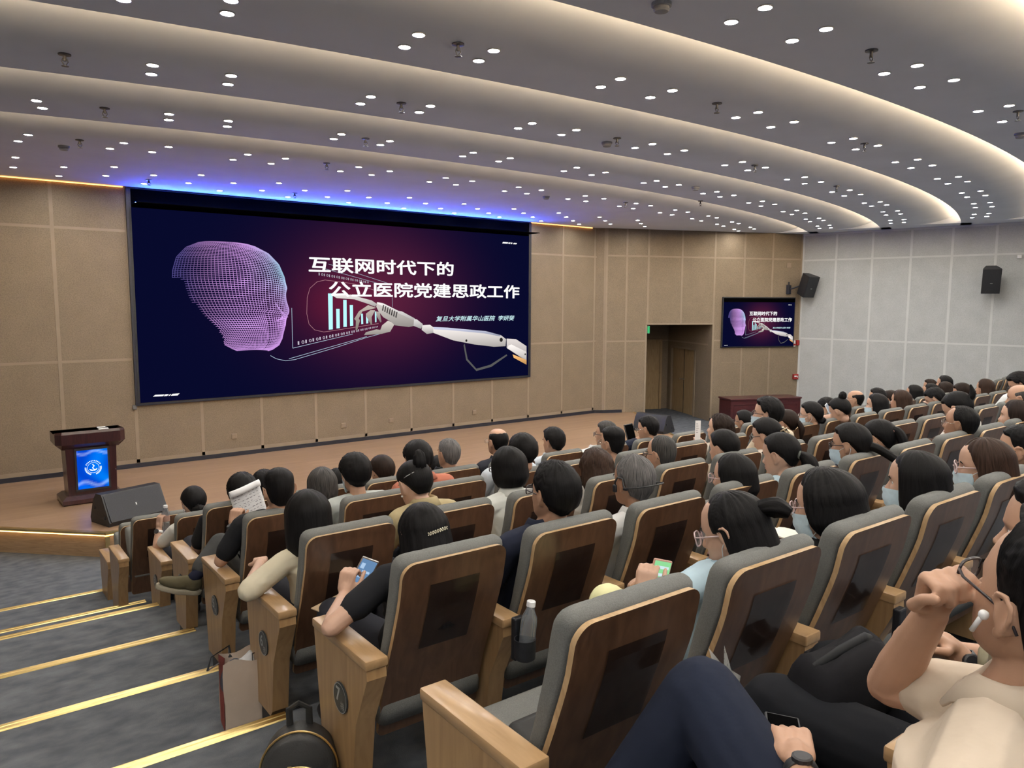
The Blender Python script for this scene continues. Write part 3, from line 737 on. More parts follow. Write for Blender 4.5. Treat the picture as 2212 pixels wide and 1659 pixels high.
    put_text('slide_subtitle', T3, fn, .6951, .9488, .3671, .3990, lift * 6, pale_m, root, .016)
M['screen_black'] = mat('screen_black', (.0008, .0008, .001), .9, noise=.1, spec=.02)
SX0, SX1, SZ0, SZ1 = 2.83, 11.255, -1.728, 1.815
root = thing('led_screen', 'huge dark blue projection screen with a wireframe head and white Chinese title', 'screen', (SX0, 13.72, Z(SZ0)))
loc = Vector((SX0, 13.72, Z(SZ0)))
b = MB(); b.box(((SX1 - SX0) / 2, .024, (SZ1 - SZ0) / 2), (SX1 - SX0, .044, SZ1 - SZ0)); b.build('cabinet', M['black'], root)
b = MB()
for x in (-.02, SX1 - SX0 + .02): b.box((x, .022, (SZ1 - SZ0) / 2), (.035, .05, SZ1 - SZ0))
b.box(((SX1 - SX0) / 2, .022, -.012), (SX1 - SX0 + .07, .05, .024))
b.build('frame', M['charcoal'], root)
hz = SZ1 - SZ0 - .265
b = MB(); b.box(((SX1 - SX0) / 2, -.20, hz), (SX1 - SX0 - .1, .40, .012)); b.build('added_strip_ledge', M['screen_black'], root)  # added black ledge, hides the blue emitter from the camera
b = MB(); b.prism([(-.004, hz + .008), (-.016, hz + .008), (-.004, hz + .040)], lambda y, z, d: (d, y, z), .1, SX1 - SX0 - .1); b.build('added_blue_strip', M['added_blue'], root)  # added light source, put in for the blue wash on the ceiling
SWD, SHT = SX1 - SX0, SZ1 - SZ0
slide(root, lambda a, y, d: (SWD * (.004 + .992 * a), -.002 - d, SHT * (.006 + .99 * y)), SWD / SHT, .002)
# side television with the same slide
root = thing('television', 'black wall television with the same wireframe head slide on the tan wall', 'television', SW.at(3.25, -1.17, -.03), math.atan2(SW.u.y, SW.u.x))
TW, TH = 2.17, 1.325
b = MB(); b.rbox((TW / 2, .0, TH / 2), (TW, .05, TH), .012); b.build('body', M['black'], root)
slide(root, lambda a, y, d: (TW * (.012 + .976 * a), -.026 - d, TH * (.02 + .96 * y)), TW / TH, .0012, fine=False)

# ------------------------------------------------------------------ lectern
mah = wood('mahogany_veneer', (.020, .006, .008), (.045, .013, .014), .3, 5, (1, 1, .12), .03, .4)
mah2 = wood('mahogany_top', (.10, .045, .025), (.16, .075, .04), .3, 5, (.12, 1, 1), .03, .4)
root = thing('lectern', 'dark mahogany lectern with a lit blue emblem screen, on the stage', 'lectern', (1.80, 11.96, ST))
b = MB(); b.loft([[(x * w, y * d, z) for x, y in ((-1, -1), (1, -1), (1, 1), (-1, 1))] for w, d, z in ((.37, .26, 0), (.39, .28, .02), (.39, .28, .07), (.33, .22, .12))]); b.build('base', mah, root)
b = MB(); b.loft([[(x * w, y * d, z) for x, y in ((-1, -1), (1, -1), (1, 1), (-1, 1))] for w, d, z in ((.30, .19, .12), (.315, .20, .80))]); b.build('body', mah, root)
b = MB()
def hd(ins, z): return [(-.43 + ins, -.20 + ins * .3, z), (-.36 + ins, -.27 + ins, z), (.36 - ins, -.27 + ins, z), (.43 - ins, -.20 + ins * .3, z), (.43 - ins, .26, z), (-.43 + ins, .26, z)]
b.loft([hd(.08, .76), hd(0, .84), hd(.0, .98), [(x, y, 1.02 - .10 * (y + .27) / .53) for x, y, z in hd(.01, 0)]])
b.build('head', mah, root)
b = MB(); b.box((.005, -.2075, .47), (.43, .02, .60)); b.build('screen_bezel', M['black'], root)
b = MB(); cols = []; n, k = 16, 24; vs = []
for j in range(k + 1):
    for i in range(n + 1):
        a, y = i / n, j / k
        sw = .5 + .5 * math.sin(6 * a + 5 * y + 2 * math.sin(4 * y)); wv = max(0, 1 - abs(y - .12 - .06 * math.sin(7 * a)) * 16) + max(0, 1 - abs(y - .93 + .04 * math.sin(8 * a)) * 22)
        cols.append((.0 + .25 * wv, .06 + .16 * sw * (.4 + .6 * a) + .3 * wv, .62 + .3 * sw + .2 * wv, 1)); vs.append((-.185 + .38 * a, -.2185, .20 + .54 * y))
b.add(vs, [(j * (n + 1) + i, j * (n + 1) + i + 1, (j + 1) * (n + 1) + i + 1, (j + 1) * (n + 1) + i) for j in range(k) for i in range(n)])
o = b.build('screen', pic_m, root, fixn=False); ca = o.data.color_attributes.new('Col', 'FLOAT_COLOR', 'POINT')
for i, c in enumerate(cols): ca.data[i].color = c
b = MB()
def ring2(r0, r1, a0, a1, n, y=-.220):
    for i in range(n):
        t0, t1 = a0 + (a1 - a0) * i / n, a0 + (a1 - a0) * (i + 1) / n
        b.quad(*[(.01 + r * math.cos(t), y, .485 + r * math.sin(t)) for r, t in ((r0, t0), (r1, t0), (r1, t1), (r0, t1))])
ring2(.070, .074, 0, 2 * PI, 32)
for i in range(11): ring2(.090, .106, math.radians(30 + i * 12 - 3), math.radians(30 + i * 12 + 3), 1)
for s_ in (-1, 1):
    for i in range(9):
        t = math.radians(270 + s_ * (22 + i * 9)); ring2(.084, .106, t - .05, t + .05, 1)
for i in range(12):
    z0 = .445 + i * .0075; xo = .011 * math.sin(i * .9); b.quad((.006 + xo, -.22, z0), (.018 + xo, -.22, z0), (.018 + .011 * math.sin((i + 1) * .9), -.22, z0 + .0075), (.006 + .011 * math.sin((i + 1) * .9), -.22, z0 + .0075))
b.quad((.008, -.2202, .44), (.012, -.2202, .44), (.012, -.2202, .54), (.008, -.2202, .54))
for s_ in (-1, 1): b.add([(.01, -.22, .452), (.01 + s_ * .05, -.22, .474), (.01 + s_ * .042, -.22, .452), (.01 + s_ * .012, -.22, .440)], [(0, 1, 2, 3)])
b.build('emblem', emit('emblem_white', (.75, .9, 1.0), 1.0), root, fixn=False)
b = MB(); b.lathe([(.008, 0), (.006, .012)], (.29, -.207, .43), 10, Matrix.Rotation(PI / 2, 3, 'X')); b.build('knob', M['steel'], root)
root = thing('conference_microphone', 'small white microphone unit lying on top of the lectern', 'microphone', (1.97, 11.80, ST + .995))
b = MB(); b.rbox((0, 0, .012), (.13, .07, .024), .008); b.build('base', M['white_plastic'], root)
b = MB(); b.rbox((-.02, .0, .04), (.12, .03, .014), .005); b.build('mouthpiece', M['white_plastic'], root)
b = MB(); b.ell((.035, -.012, .042), (.014, .006, .008)); b.build('button', M['black'], root)

# ------------------------------------------------------------------ stage monitors, wall loudspeakers, desk, small fittings
grille = mat('speaker_grille', (.010, .012, .017), .6, noise=.4, nscale=160, bump=.4, bscale=260)
def monitor(loc, rz, lab):
    root = thing('stage_monitor', lab, 'loudspeaker', loc, rz)
    b = MB(); prof_ = [(-.03, 0), (.40, 0), (.42, .06), (.33, .30), (.26, .385), (.13, .385), (-.05, .05)]
    b.prism(prof_, lambda y, z, d: (d, y, z), -.385, .385); auto(b.build('cabinet', M['black'], root), 30)
    b = MB(); b.prism([(-.058, .055), (-.062, .062), (.118, .372), (.124, .368)], lambda y, z, d: (d, y, z), -.365, .365); b.build('grille', grille, root)
    b = MB(); b.box((0, .028, .212), (.05, .006, .06), Matrix.Rotation(math.radians(-30), 3, 'X')); b.build('badge', M['black'], root)
    b = MB(); b.box((0, .0235, .214), (.012, .004, .03), Matrix.Rotation(math.radians(-30), 3, 'X')); b.build('badge_mark', M['white_plastic'], root)
    for y, z in ((.06, .10), (.30, .20)):
        b = MB(); b.lathe([(.022, 0), (.022, .012), (.012, .014)], (-.385, y, z), 12, Matrix.Rotation(-PI / 2, 3, 'Y'))
        b.build('knob', M['black'], root)
    return root
monitor((2.08, 10.42, ST), math.radians(17), 'black wedge monitor loudspeaker at the near corner of the stage, beside the lectern')
monitor((12.75, 11.05, ST), math.radians(100), 'black wedge monitor loudspeaker at the doorway end of the stage')
def wall_speaker(pos, yaw, tilt, lab, arm_to):
    root = thing('wall_loudspeaker', lab, 'loudspeaker', pos)
    R = Matrix.Rotation(yaw, 3, 'Z') @ Matrix.Rotation(tilt, 3, 'X')
    b = MB(); b.prism([(-.18, -.17), (.18, -.17), (.18, -.11), (.10, .17), (-.10, .17), (-.18, -.11)], lambda x, y, d: R @ Vector((x, y, d)), -.28, .28); auto(b.build('cabinet', M['black'], root), 30)
    b = MB(); b.prism([(-.165, -.176), (.165, -.176), (.165, -.169), (-.165, -.169)], lambda x, y, d: R @ Vector((x, y, d)), -.265, .265); b.build('grille', grille, root)
    b = MB(); b.prism([(-.025, -.179), (.025, -.179), (.025, -.176), (-.025, -.176)], lambda x, y, d: R @ Vector((x, y, d)), -.05, -.035); b.build('badge', M['steel'], root)
    b = MB(); a = Vector(arm_to) - Vector(pos); k = R @ Vector((0, .16, -.05))
    b.tube([k, k + (a - k) * .4, a], .022); b.box(a, (.09, .09, .24)); b.tube([a + Vector((0, 0, .1)), a + Vector((0, 0, .2))], .02)
    b.build('wall_bracket', M['charcoal'], root)
pc = SW.at(5.50, .47, -.40)
wall_speaker(pc, math.radians(-15), math.radians(20), 'black wall loudspeaker on a bracket in the corner above the television', SW.at(5.20, .36, -.04))
pc = WW.at(4.43, .55, -.34)
wall_speaker(pc, math.radians(-64), math.radians(17), 'black wall loudspeaker high on the pale grey side wall', WW.at(4.43, .50, -.03))
rm = wood('red_mahogany', (.045, .010, .013), (.075, .018, .020), .35, 4, (.15, 1, 1), .03, .3)
root = thing('conference_desk', 'dark red wooden desk with carved diamond panels below the television', 'desk', SW.at(2.87, -3.12, -1.25), math.atan2(SW.u.y, SW.u.x))
DW = 1.98
b = MB(); b.rbox((DW / 2, .27, .735), (DW + .05, .60, .04), .01); b.build('top', rm, root)
b = MB(); b.box((DW / 2, .01, .36), (DW, .03, .71)); b.build('front_panel', rm, root)
for x in (.015, DW - .015):
    b = MB(); b.box((x, .28, .36), (.03, .52, .71)); b.build('side_panel', rm, root)
for q in range(3):
    x0 = .08 + q * .62; x1 = x0 + .58
    b = MB(); 
    for a0, a1 in (((x0, .60), (x1, .60)), ((x0, .12), (x1, .12)), ((x0, .12), (x0, .60)), ((x1, .12), (x1, .60))): b.tube([(a0[0], -.008, a0[1]), (a1[0], -.008, a1[1])], .008, 6)
    cx_ = (x0 + x1) / 2
    b.tube([(cx_ - .2, -.008, .30), (cx_, -.008, .50), (cx_ + .2, -.008, .30), (cx_, -.008, .14)], .006, 6, closed_path=True)
    b.build('diamond_moulding', rm, root)
for i, (x, z) in enumerate([(4.40, -2.44), (6.54, -2.45), (7.61, -2.45), (9.71, -2.46)]):
    root = thing('wall_socket', ['grey socket plate low on the stage wall, nearest the lectern', 'second grey socket plate from the lectern, under the screen', 'third grey socket plate from the lectern, under the screen', 'grey socket plate under the screen, nearest the doorway'][i], 'socket', (x, 13.77, Z(z)), 0, 'socket plates under the screen')
    b = MB(); b.rbox((0, -.006, 0), (.10, .014, .10), .005); b.build('plate', M['greybox'], root)
    b = MB(); b.rbox((0, -.014, 0), (.075, .006, .075), .003); b.build('cover', M['greybox'], root)
root = thing('junction_box', 'small grey box on the wall below the screen corner near the lectern', 'box', (2.78, 13.77, Z(-1.775)))
b = MB(); b.rbox((0, -.02, 0), (.06, .04, .07), .005); b.build('body', mat('grey_box', (.14, .14, .14), .5, noise=.1), root)
root = thing('wall_plate', 'square tan plate on the wall above the television, beside the corner loudspeaker', 'plate', SW.at(5.2, 1.0, 0), math.atan2(SW.u.y, SW.u.x))
b = MB(); b.rbox((0, -.006, 0), (.13, .014, .13), .004); b.build('body', M['greybox'], root)
root = thing('motion_sensor', 'small white box near the top of the pale side wall, by the loudspeaker', 'sensor', WW.at(4.90, 1.06, 0), math.atan2(WW.u.y, WW.u.x))
b = MB(); b.rbox((0, -.025, 0), (.09, .05, .08), .01); b.build('body', M['white_plastic'], root)
root = thing('call_point', 'small white box under the edge of the television by the corner', 'alarm', SW.at(5.42, -1.08, 0), math.atan2(SW.u.y, SW.u.x))
b = MB(); b.rbox((0, -.02, 0), (.13, .04, .16), .006); b.build('body', M['white_plastic'], root)
b = MB(); b.box((.03, -.042, -.03), (.05, .004, .05)); b.build('button', M['red_plastic'], root)
root = thing('fire_alarm', 'red alarm box in the corner, next to the white call box', 'alarm', SW.at(5.55, -1.06, 0), math.atan2(SW.u.y, SW.u.x))
b = MB(); b.rbox((0, -.03, 0), (.075, .06, .14), .006); b.build('body', M['red_plastic'], root)
root = thing('fire_alarm', 'red alarm box with white marks lower down in the corner, above the desk', 'alarm', SW.at(5.53, -1.98, 0), math.atan2(SW.u.y, SW.u.x))
b = MB(); b.rbox((0, -.03, 0), (.15, .06, .14), .006); b.build('body', M['red_plastic'], root)
b = MB(); b.box((-.02, -.062, .015), (.07, .004, .035)); b.box((.045, -.062, .0), (.02, .004, .05)); b.build('marking', M['white_plastic'], root)
root = thing('exit_sign', 'small green lit sign at the top of the doorway opening', 'sign', SW.at(1.215, -.69, .10), math.atan2(SW.u.y, SW.u.x))
b = MB(); b.rbox((0, 0, 0), (.06, .14, .20), .006); b.build('case', M['steel'], root)
b = MB(); b.box((0, -.072, 0), (.045, .003, .18)); b.box((-.031, 0, 0), (.003, .11, .17)); b.build('lit_face', emit('exit_green', (.05, .6, .2), .7), root)
# ------------------------------------------------------------------ auditorium seats
M['veneer'] = wood('back_veneer', (.068, .034, .019), (.115, .060, .033), .32, 3.0, (1, 1, .12), .02, .25)
M['ply'] = wood('light_ply_edge', (.37, .24, .12), (.50, .345, .19), .4, 4, (1, 1, .5), .03)
M['beech'] = wood('beech_veneer', (.28, .165, .075), (.38, .24, .115), .38, 2.6, (1, 1, .12), .02, .2)
M['beech_top'] = wood('beech_armrest', (.31, .19, .09), (.43, .275, .14), .34, 3.0, (1, .12, 1), .02, .25)
M['grey_fabric'] = mat('grey_seat_fabric', (.145, .15, .145), .9, noise=.12, nscale=260, bump=.35, bscale=420, spec=.15)
M['pocket'] = mat('smoked_document_sleeve', (.022, .014, .012), .12, noise=.25, nscale=9, bump=.12, bscale=14, spec=.6, alpha=.72)
M['plaque'] = mat('plaque_black', (.030, .034, .036), .3, noise=.1)
M['plaque_mark'] = mat('plaque_silver', (.40, .42, .42), .4, metal=.3, noise=.05)
PROF = [(0, 1.0), (.006, .975), (.013, .95), (.021, .91), (.030, .865), (.047, .81), (.067, .755), (.088, .695), (.110, .64), (.134, .575), (.158, .515), (.180, .44), (.199, .365), (.209, .32), (.215, .285)]
def prof_at(z):
    for (y0, z0), (y1, z1) in zip(PROF, PROF[1:]):
        if z1 <= z <= z0: return y0 + (y1 - y0) * (z0 - z) / (z0 - z1)
    return PROF[0][0] if z > 1 else PROF[-1][0]
PW = .44
def back_panel():
    b = MB(); T = .018
    zs = [1.0 - .05 * (1 - math.cos(PI / 2 * k / 6)) for k in range(7)] + [1.0 - .05 - (.665 - .02) * k / 16 for k in range(1, 17)] + [.305 - .02 * math.sin(PI / 2 * k / 3) for k in range(1, 4)]
    def ins(z):
        if z > .95: d = (z - .95) / .05; return .05 * (1 - math.sqrt(max(0, 1 - d * d)))
        if z < .305: d = (.305 - z) / .02; return .02 * (1 - math.sqrt(max(0, 1 - min(1, d * d))))
        return 0
    rows = [[(ins(z) + .0, prof_at(z), z), (PW - ins(z), prof_at(z), z), (PW - ins(z), prof_at(z) + T, z), (ins(z), prof_at(z) + T, z)] for z in zs]
    o = b.add([p for r in rows for p in r], [])
    for i in range(len(rows) - 1):
        for j, mi in ((0, 0), (1, 1), (2, 0), (3, 1)):
            k = (j + 1) % 4
            b.f.append((i * 4 + j, i * 4 + k, i * 4 + 4 + k, i * 4 + 4 + j)); b.m.append(mi)
    b.f.append((0, 1, 2, 3)); b.m.append(1)
    n = len(rows) * 4; b.f.append((n - 4, n - 3, n - 2, n - 1)); b.m.append(1)
    return b
def back_cushion():
    b = MB(); W = .455; x0 = (PW - W) / 2
    rows = []
    nx = 26
    def th(z):
        pts = [(1.02, .080), (.95, .084), (.8, .078), (.68, .064), (.6, .060), (.52, .066), (.45, .07), (.40, .05)]
        for (a, t0), (c, t1) in zip(pts, pts[1:]):
            if c <= z <= a: return t0 + (t1 - t0) * (a - z) / (a - c)
        return pts[0][1] if z > 1 else .05
    zs = [1.0238, 1.0225, 1.019, 1.012, 1.0, .985, .965, .93, .88, .82, .76, .70, .64, .58, .52, .46, .42, .40]
    for z in zs:
        y = prof_at(min(z, 1.0)) + .018
        t = th(z)
        d = max(0, min(1, (z - .982) / .042)); e_ = max(0, min(1, (.44 - z) / .045))
        cf = .040 * (1 - math.sqrt(1 - d * d)) + .022 * (1 - math.sqrt(1 - e_ * e_)); cr = .036 * (1 - math.sqrt(1 - d * d))
        y0, y1 = y + cr, max(y + t - cf, y + cr + .004)
        hx = W / 2 - .040 * (1 - math.sqrt(1 - d * d)) - .012 * (1 - math.sqrt(1 - e_ * e_)); hy = (y1 - y0) / 2; yc = (y0 + y1) / 2
        def groove(x): return sum(math.exp(-((x - g_) / .0055) ** 2) for g_ in (-.115, 0, .115))
        gz = .0028 * smooth(.93, 1.0, z)
        ring = []
        us = [math.sin(PI / 2 * (-1 + 2 * k / 40) * .92) / math.sin(PI / 2 * .92) for k in range(41)]
        for sgn, seq in ((-1, us), (1, us[::-1][1:-1])):
            for u_ in seq:
                x = u_ * hx; yy = hy * max(0, 1 - abs(u_) ** 9) ** .3
                ring.append((PW / 2 + x, yc + sgn * yy - (sgn * .003 * groove(x) * smooth(.80, .95, z) if sgn > 0 else 0) * (1 if hy > .01 else 0), z - gz * groove(x)))
        rows.append(ring)
    b.loft(rows)
    return b
def pocket():
    b = MB()
    N_ = 8
    for k in range(N_):
        z0, z1 = .905 - .27 * k / N_, .905 - .27 * (k + 1) / N_
        b.quad((.115, prof_at(z0) - .0035, z0), (.325, prof_at(z0) - .0035, z0), (.325, prof_at(z1) - .0035, z1), (.115, prof_at(z1) - .0035, z1))
    return b
def seat_pad(folded):
    b = MB(); W = .445; x0 = (PW - W) / 2
    sec = [(.0, .0), (.0, .08), (.03, .105), (.12, .108), (.25, .112), (.36, .122), (.42, .118), (.455, .095), (.47, .06), (.46, .02), (.43, .0)]
    R = Matrix.Rotation(math.radians(-68 if folded else 4), 3, 'X')
    piv = Vector((0, .26 if folded else .19, .40 if folded else .335))
    rows = []
    for x, s_ in ((0, .86), (.012, .96), (.03, 1), (W - .03, 1), (W - .012, .96), (W, .86)):
        ring = []
        for y, z in sec:
            yy = .235 + (y - .235) * (1 - (1 - s_) * .25); zz = .055 + (z - .055) * s_
            if folded: q = Vector((0, 0, 0)) + Vector((0, yy * math.cos(math.radians(70)) - zz * math.sin(math.radians(70)), yy * math.sin(math.radians(70)) + zz * math.cos(math.radians(70))))
            else: q = R @ Vector((0, yy, zz))
            ring.append((x0 + x, piv.y + q.y, piv.z + q.z))
        rows.append(ring)
    b.loft(rows)
    return b
AX0, AX1 = -.118, -.036
def arm_top():
    b = MB(); b.rbox(((AX0 + AX1) / 2, .29, .655), (AX1 - AX0 + .004, .465, .035), .006); return b
def arm_side():
    b = MB()
    out = [(.065, .64), (.062, .60), (.155, .40), (.19, .15), (.215, .12), (.45, .12), (.455, .20), (.505, .56), (.515, .64)]
    b.prism(out, lambda y, z, d: (d, y, z), AX0 + .003, AX1 - .003)
    return b
def arm_foot():
    b = MB(); b.box(((AX0 + AX1) / 2, .33, .06), (.045, .20, .12)); b.box(((AX0 + AX1) / 2 + .02, .33, .008), (.10, .24, .016)); return b
seat_meshes = {}
def seat_part(root, name, maker, mats, key, deg=30, smooth=True):
    if key not in seat_meshes:
        o = maker().build(name, mats, root)
        if smooth: auto(o, deg)
        seat_meshes[key] = o.data
        return o
    o = link(name, seat_meshes[key], root)
    return o
def plaque(root, txt):
    x = AX0 + .0015
    b = MB(); b.lathe([(.058, 0), (.058, .004), (.053, .006)], (x, .27, .455), 28, Matrix.Rotation(-PI / 2, 3, 'Y') )
    p = b.build('number_plaque', M['plaque'], root)
    b = MB()
    n = 28
    for i in range(n):
        t0, t1 = 2 * PI * i / n, 2 * PI * (i + 1) / n
        b.quad(*[(x - .0066, .27 + r * math.cos(t), .455 + r * math.sin(t)) for r, t in ((.053, t0), (.056, t0), (.056, t1), (.053, t1))])
    tm = text_mesh(txt, .02); w_ = .036
    b.add([(x - .0068, .302 - w_ * u_, .437 + .056 * v_) for u_, v_ in tm[0]], tm[1])
    tm = text_mesh('排', .0)
    b.add([(x - .0068, .264 - .032 * u_, .415 + .032 * v_) for u_, v_ in tm[0]], tm[1])
    b.build('number', M['plaque_mark'], p, fixn=False)
ORD = ['', 'second', 'third', 'fourth', 'fifth', 'sixth', 'seventh', 'eighth', 'ninth', 'tenth', 'eleventh', 'twelfth', 'thirteenth', 'fourteenth', 'fifteenth', 'sixteenth', 'seventeenth', 'eighteenth', 'nineteenth', 'twentieth', 'twenty-first', 'twenty-second', 'twenty-third']
ROWN = {1: 'row closest to the stage', 2: 'second row from the stage', 3: 'third row from the stage', 4: 'fourth row from the stage', 5: 'row with plaque 5', 6: 'row with plaque 6', 7: 'row with plaque 7', 8: 'last row before the viewer', 9: 'row beside the viewer'}
def seat_xy(r, i):
    return Vector((XL[r] + SPC * i * math.cos(ROT), YT[r] + SPC * i * math.sin(ROT), FH[r]))
def make_seat(r, i, folded, cup=False, last=False):
    nm = ('aisle seat' if i == 0 else 'seat ' + ORD[i] + ' from the aisle') + ' in the ' + ROWN[r]
    t = thing('auditorium_seat', ('empty folded ' if folded else '') + 'wood-backed grey ' + nm, 'seat', seat_xy(r, i), ROT, 'auditorium seats')
    seat_part(t, 'back_panel', back_panel, [M['veneer'], M['ply']], 'bp', 30)
    seat_part(t, 'back_cushion', back_cushion, M['grey_fabric'], 'bc', 180)
    seat_part(t, 'document_sleeve', pocket, M['pocket'], 'pk')
    if folded: seat_part(t, 'seat_cushion', lambda: seat_pad(True), M['grey_fabric'], 'sf', 180)
    else: seat_part(t, 'seat_cushion', lambda: seat_pad(False), M['grey_fabric'], 'sd', 180)
    a = seat_part(t, 'armrest', arm_top, M['beech_top'], 'at', 30)
    side = seat_part(t, 'end_panel', arm_side, M['beech'], 'as', 25)
    seat_part(t, 'foot', arm_foot, M['black'], 'af', 25)
    if i == 0 and 2 < r < 9: plaque(side, str(r))
    return t
NSEAT = {1: 3, 2: 4, 3: 6, 4: 21, 5: 18, 6: 15, 7: 11, 8: 7, 9: 2}
OCC = {}
# ------------------------------------------------------------------ people
def skin_mat(name, c): 
    return mat(name, c, .48, noise=.08, nscale=9, bump=.06, bscale=220, spec=.35)
SK = {'l': skin_mat('skin_light', (.52, .325, .235)), 'm': skin_mat('skin_medium', (.44, .26, .175)), 't': skin_mat('skin_tan', (.35, .195, .125))}
def hair_mat(name, c1, c2, rough=.50):
    m = bpy.data.materials.new(name); m.use_nodes = True
    nt = m.node_tree; N = nt.nodes; L = nt.links; b = N['Principled BSDF']
    uv = N.new('ShaderNodeUVMap'); mp = N.new('ShaderNodeMapping'); mp.inputs['Scale'].default_value = (260, 3.0, 1)
    L.new(uv.outputs[0], mp.inputs['Vector'])
    n = N.new('ShaderNodeTexNoise'); n.inputs['Scale'].default_value = 1.0; n.inputs['Detail'].default_value = 4
    L.new(mp.outputs[0], n.inputs['Vector'])
    r = N.new('ShaderNodeValToRGB'); r.color_ramp.elements[0].position = .38; r.color_ramp.elements[1].position = .66
    r.color_ramp.elements[0].color = (*c1, 1); r.color_ramp.elements[1].color = (*c2, 1)
    L.new(n.outputs['Fac'], r.inputs['Fac']); L.new(r.outputs['Color'], b.inputs['Base Color'])
    bp = N.new('ShaderNodeBump'); bp.inputs['Strength'].default_value = .35; bp.inputs['Distance'].default_value = .002
    L.new(n.outputs['Fac'], bp.inputs['Height']); L.new(bp.outputs[0], b.inputs['Normal'])
    b.inputs['Roughness'].default_value = rough; b.inputs['Specular IOR Level'].default_value = .10
    return m
HM = {'k': hair_mat('hair_black', (.0025, .0025, .003), (.009, .0085, .0095)), 'd': hair_mat('hair_dark_brown', (.007, .0045, .0035), (.024, .014, .011)),
      'b': hair_mat('hair_brown', (.016, .009, .0065), (.046, .026, .019)), 'g': hair_mat('hair_grey', (.035, .035, .038), (.16, .155, .155), .55), 's': hair_mat('hair_salt', (.012, .012, .013), (.075, .072, .07), .5), 'f': hair_mat('hair_stubble', (.022, .019, .018), (.055, .047, .042), .7)}
CL = {}
def cloth(name, c):
    if name not in CL: CL[name] = mat('cloth_' + name, c, .85, noise=.08, nscale=6, bump=.35, bscale=30, spec=.15)
    return CL[name]
eye_m = mat('eye_white', (.7, .68, .65), .25, noise=.02); iris_m = mat('iris', (.02, .012, .008), .2, noise=.1)
lip_m = mat('lips', (.38, .15, .12), .45, noise=.05)
mask_m = mat('surgical_mask_blue', (.56, .71, .80), .8, noise=.06, nscale=40, bump=.3, bscale=60); loop_m = mat('mask_loop', (.8, .82, .84), .7, noise=.02)
gl_dark = mat('glasses_dark', (.02, .015, .018), .3, noise=.1); gl_clear = mat('glasses_clear_pink', (.55, .42, .42), .15, noise=.05); gl_metal = mat('glasses_metal', (.55, .52, .48), .25, metal=1, noise=.05)
lens_m = bpy.data.materials.new('lens'); lens_m.use_nodes = True
_b = lens_m.node_tree.nodes['Principled BSDF']; _b.inputs['Base Color'].default_value = (.8, .82, .85, 1); _b.inputs['Roughness'].default_value = .03; _b.inputs['Alpha'].default_value = .18
DEFTR = cloth('trousers_dark', (.02, .022, .03))

def remesh(mb, voxel, it=4, fac=.5):
    me = bpy.data.meshes.new('t'); me.from_pydata(mb.v, [], mb.f)
    import bmesh
    bm = bmesh.new(); bm.from_mesh(me); bmesh.ops.recalc_face_normals(bm, faces=bm.faces); bm.to_mesh(me); bm.free()
    o = bpy.data.objects.new('t', me); COL.objects.link(o)
    m = o.modifiers.new('r', 'REMESH'); m.mode = 'VOXEL'; m.voxel_size = voxel
    s = o.modifiers.new('s', 'SMOOTH'); s.iterations = it; s.factor = fac
    dg = bpy.context.evaluated_depsgraph_get()
    out = bpy.data.meshes.new_from_object(o.evaluated_get(dg))
    bpy.data.objects.remove(o); bpy.data.meshes.remove(me)
    out.polygons.foreach_set('use_smooth', [True] * len(out.polygons))
    return out
def mesh_obj(name, me, mats, parent):
    me.materials.clear()
    for m in (mats if isinstance(mats, (list, tuple)) else [mats]): me.materials.append(m)
    me.name = name
    return link(name, me, parent)

# head-local frame: origin between the ears, x right, y forward, z up; crown .12, chin -.115
CRA = (Vector((0, -.011, .03)), (.0785, .1010, .0915))
HEAD = None
def head_shapes(b, X, ears=True, sc=1.0):
    """X: head matrix (4x4) -> adds face and skull shapes to a union"""
    global HEAD
    if HEAD is None: HEAD = head_surface()
    R = X.to_3x3(); P = lambda p: X @ Vector(p)
    def E(c, r, rot=None): b.ell(P(c), r, R @ rot if rot else R, 18, 12)
    b.loft([[X @ p for p in row] for row in HEAD])
    b.chain([P((0, .078, .014)), P((0, .090, -.008)), P((0, .1015, -.027))], [.0085, .0088, .0105], 12)
    for s in (-1, 1): E((s * .0115, .093, -.030), (.0085, .010, .0075))
    if ears:
        for s in (-1, 1):
            rot = Matrix.Rotation(s * -.35, 3, 'Z') @ Matrix.Rotation(-.18, 3, 'X')
            E((s * .083, -.014, -.002), (.0065, .017, .029), rot); E((s * .080, -.006, -.031), (.0065, .009, .010))
            rim = [P((s * (.079 + .016 * q[2]), q[0], q[1])) for q in ((.006, .004, .1), (.010, .020, .4), (.0, .032, .7), (-.016, .034, .9), (-.028, .022, 1.0), (-.029, .004, .95), (-.022, -.014, .7), (-.012, -.030, .35))]
            b.chain(rim, [.0035, .0042, .0045, .0048, .0048, .0045, .0042, .005], 8)
            E((s * .080, .004, -.008), (.005, .004, .007))
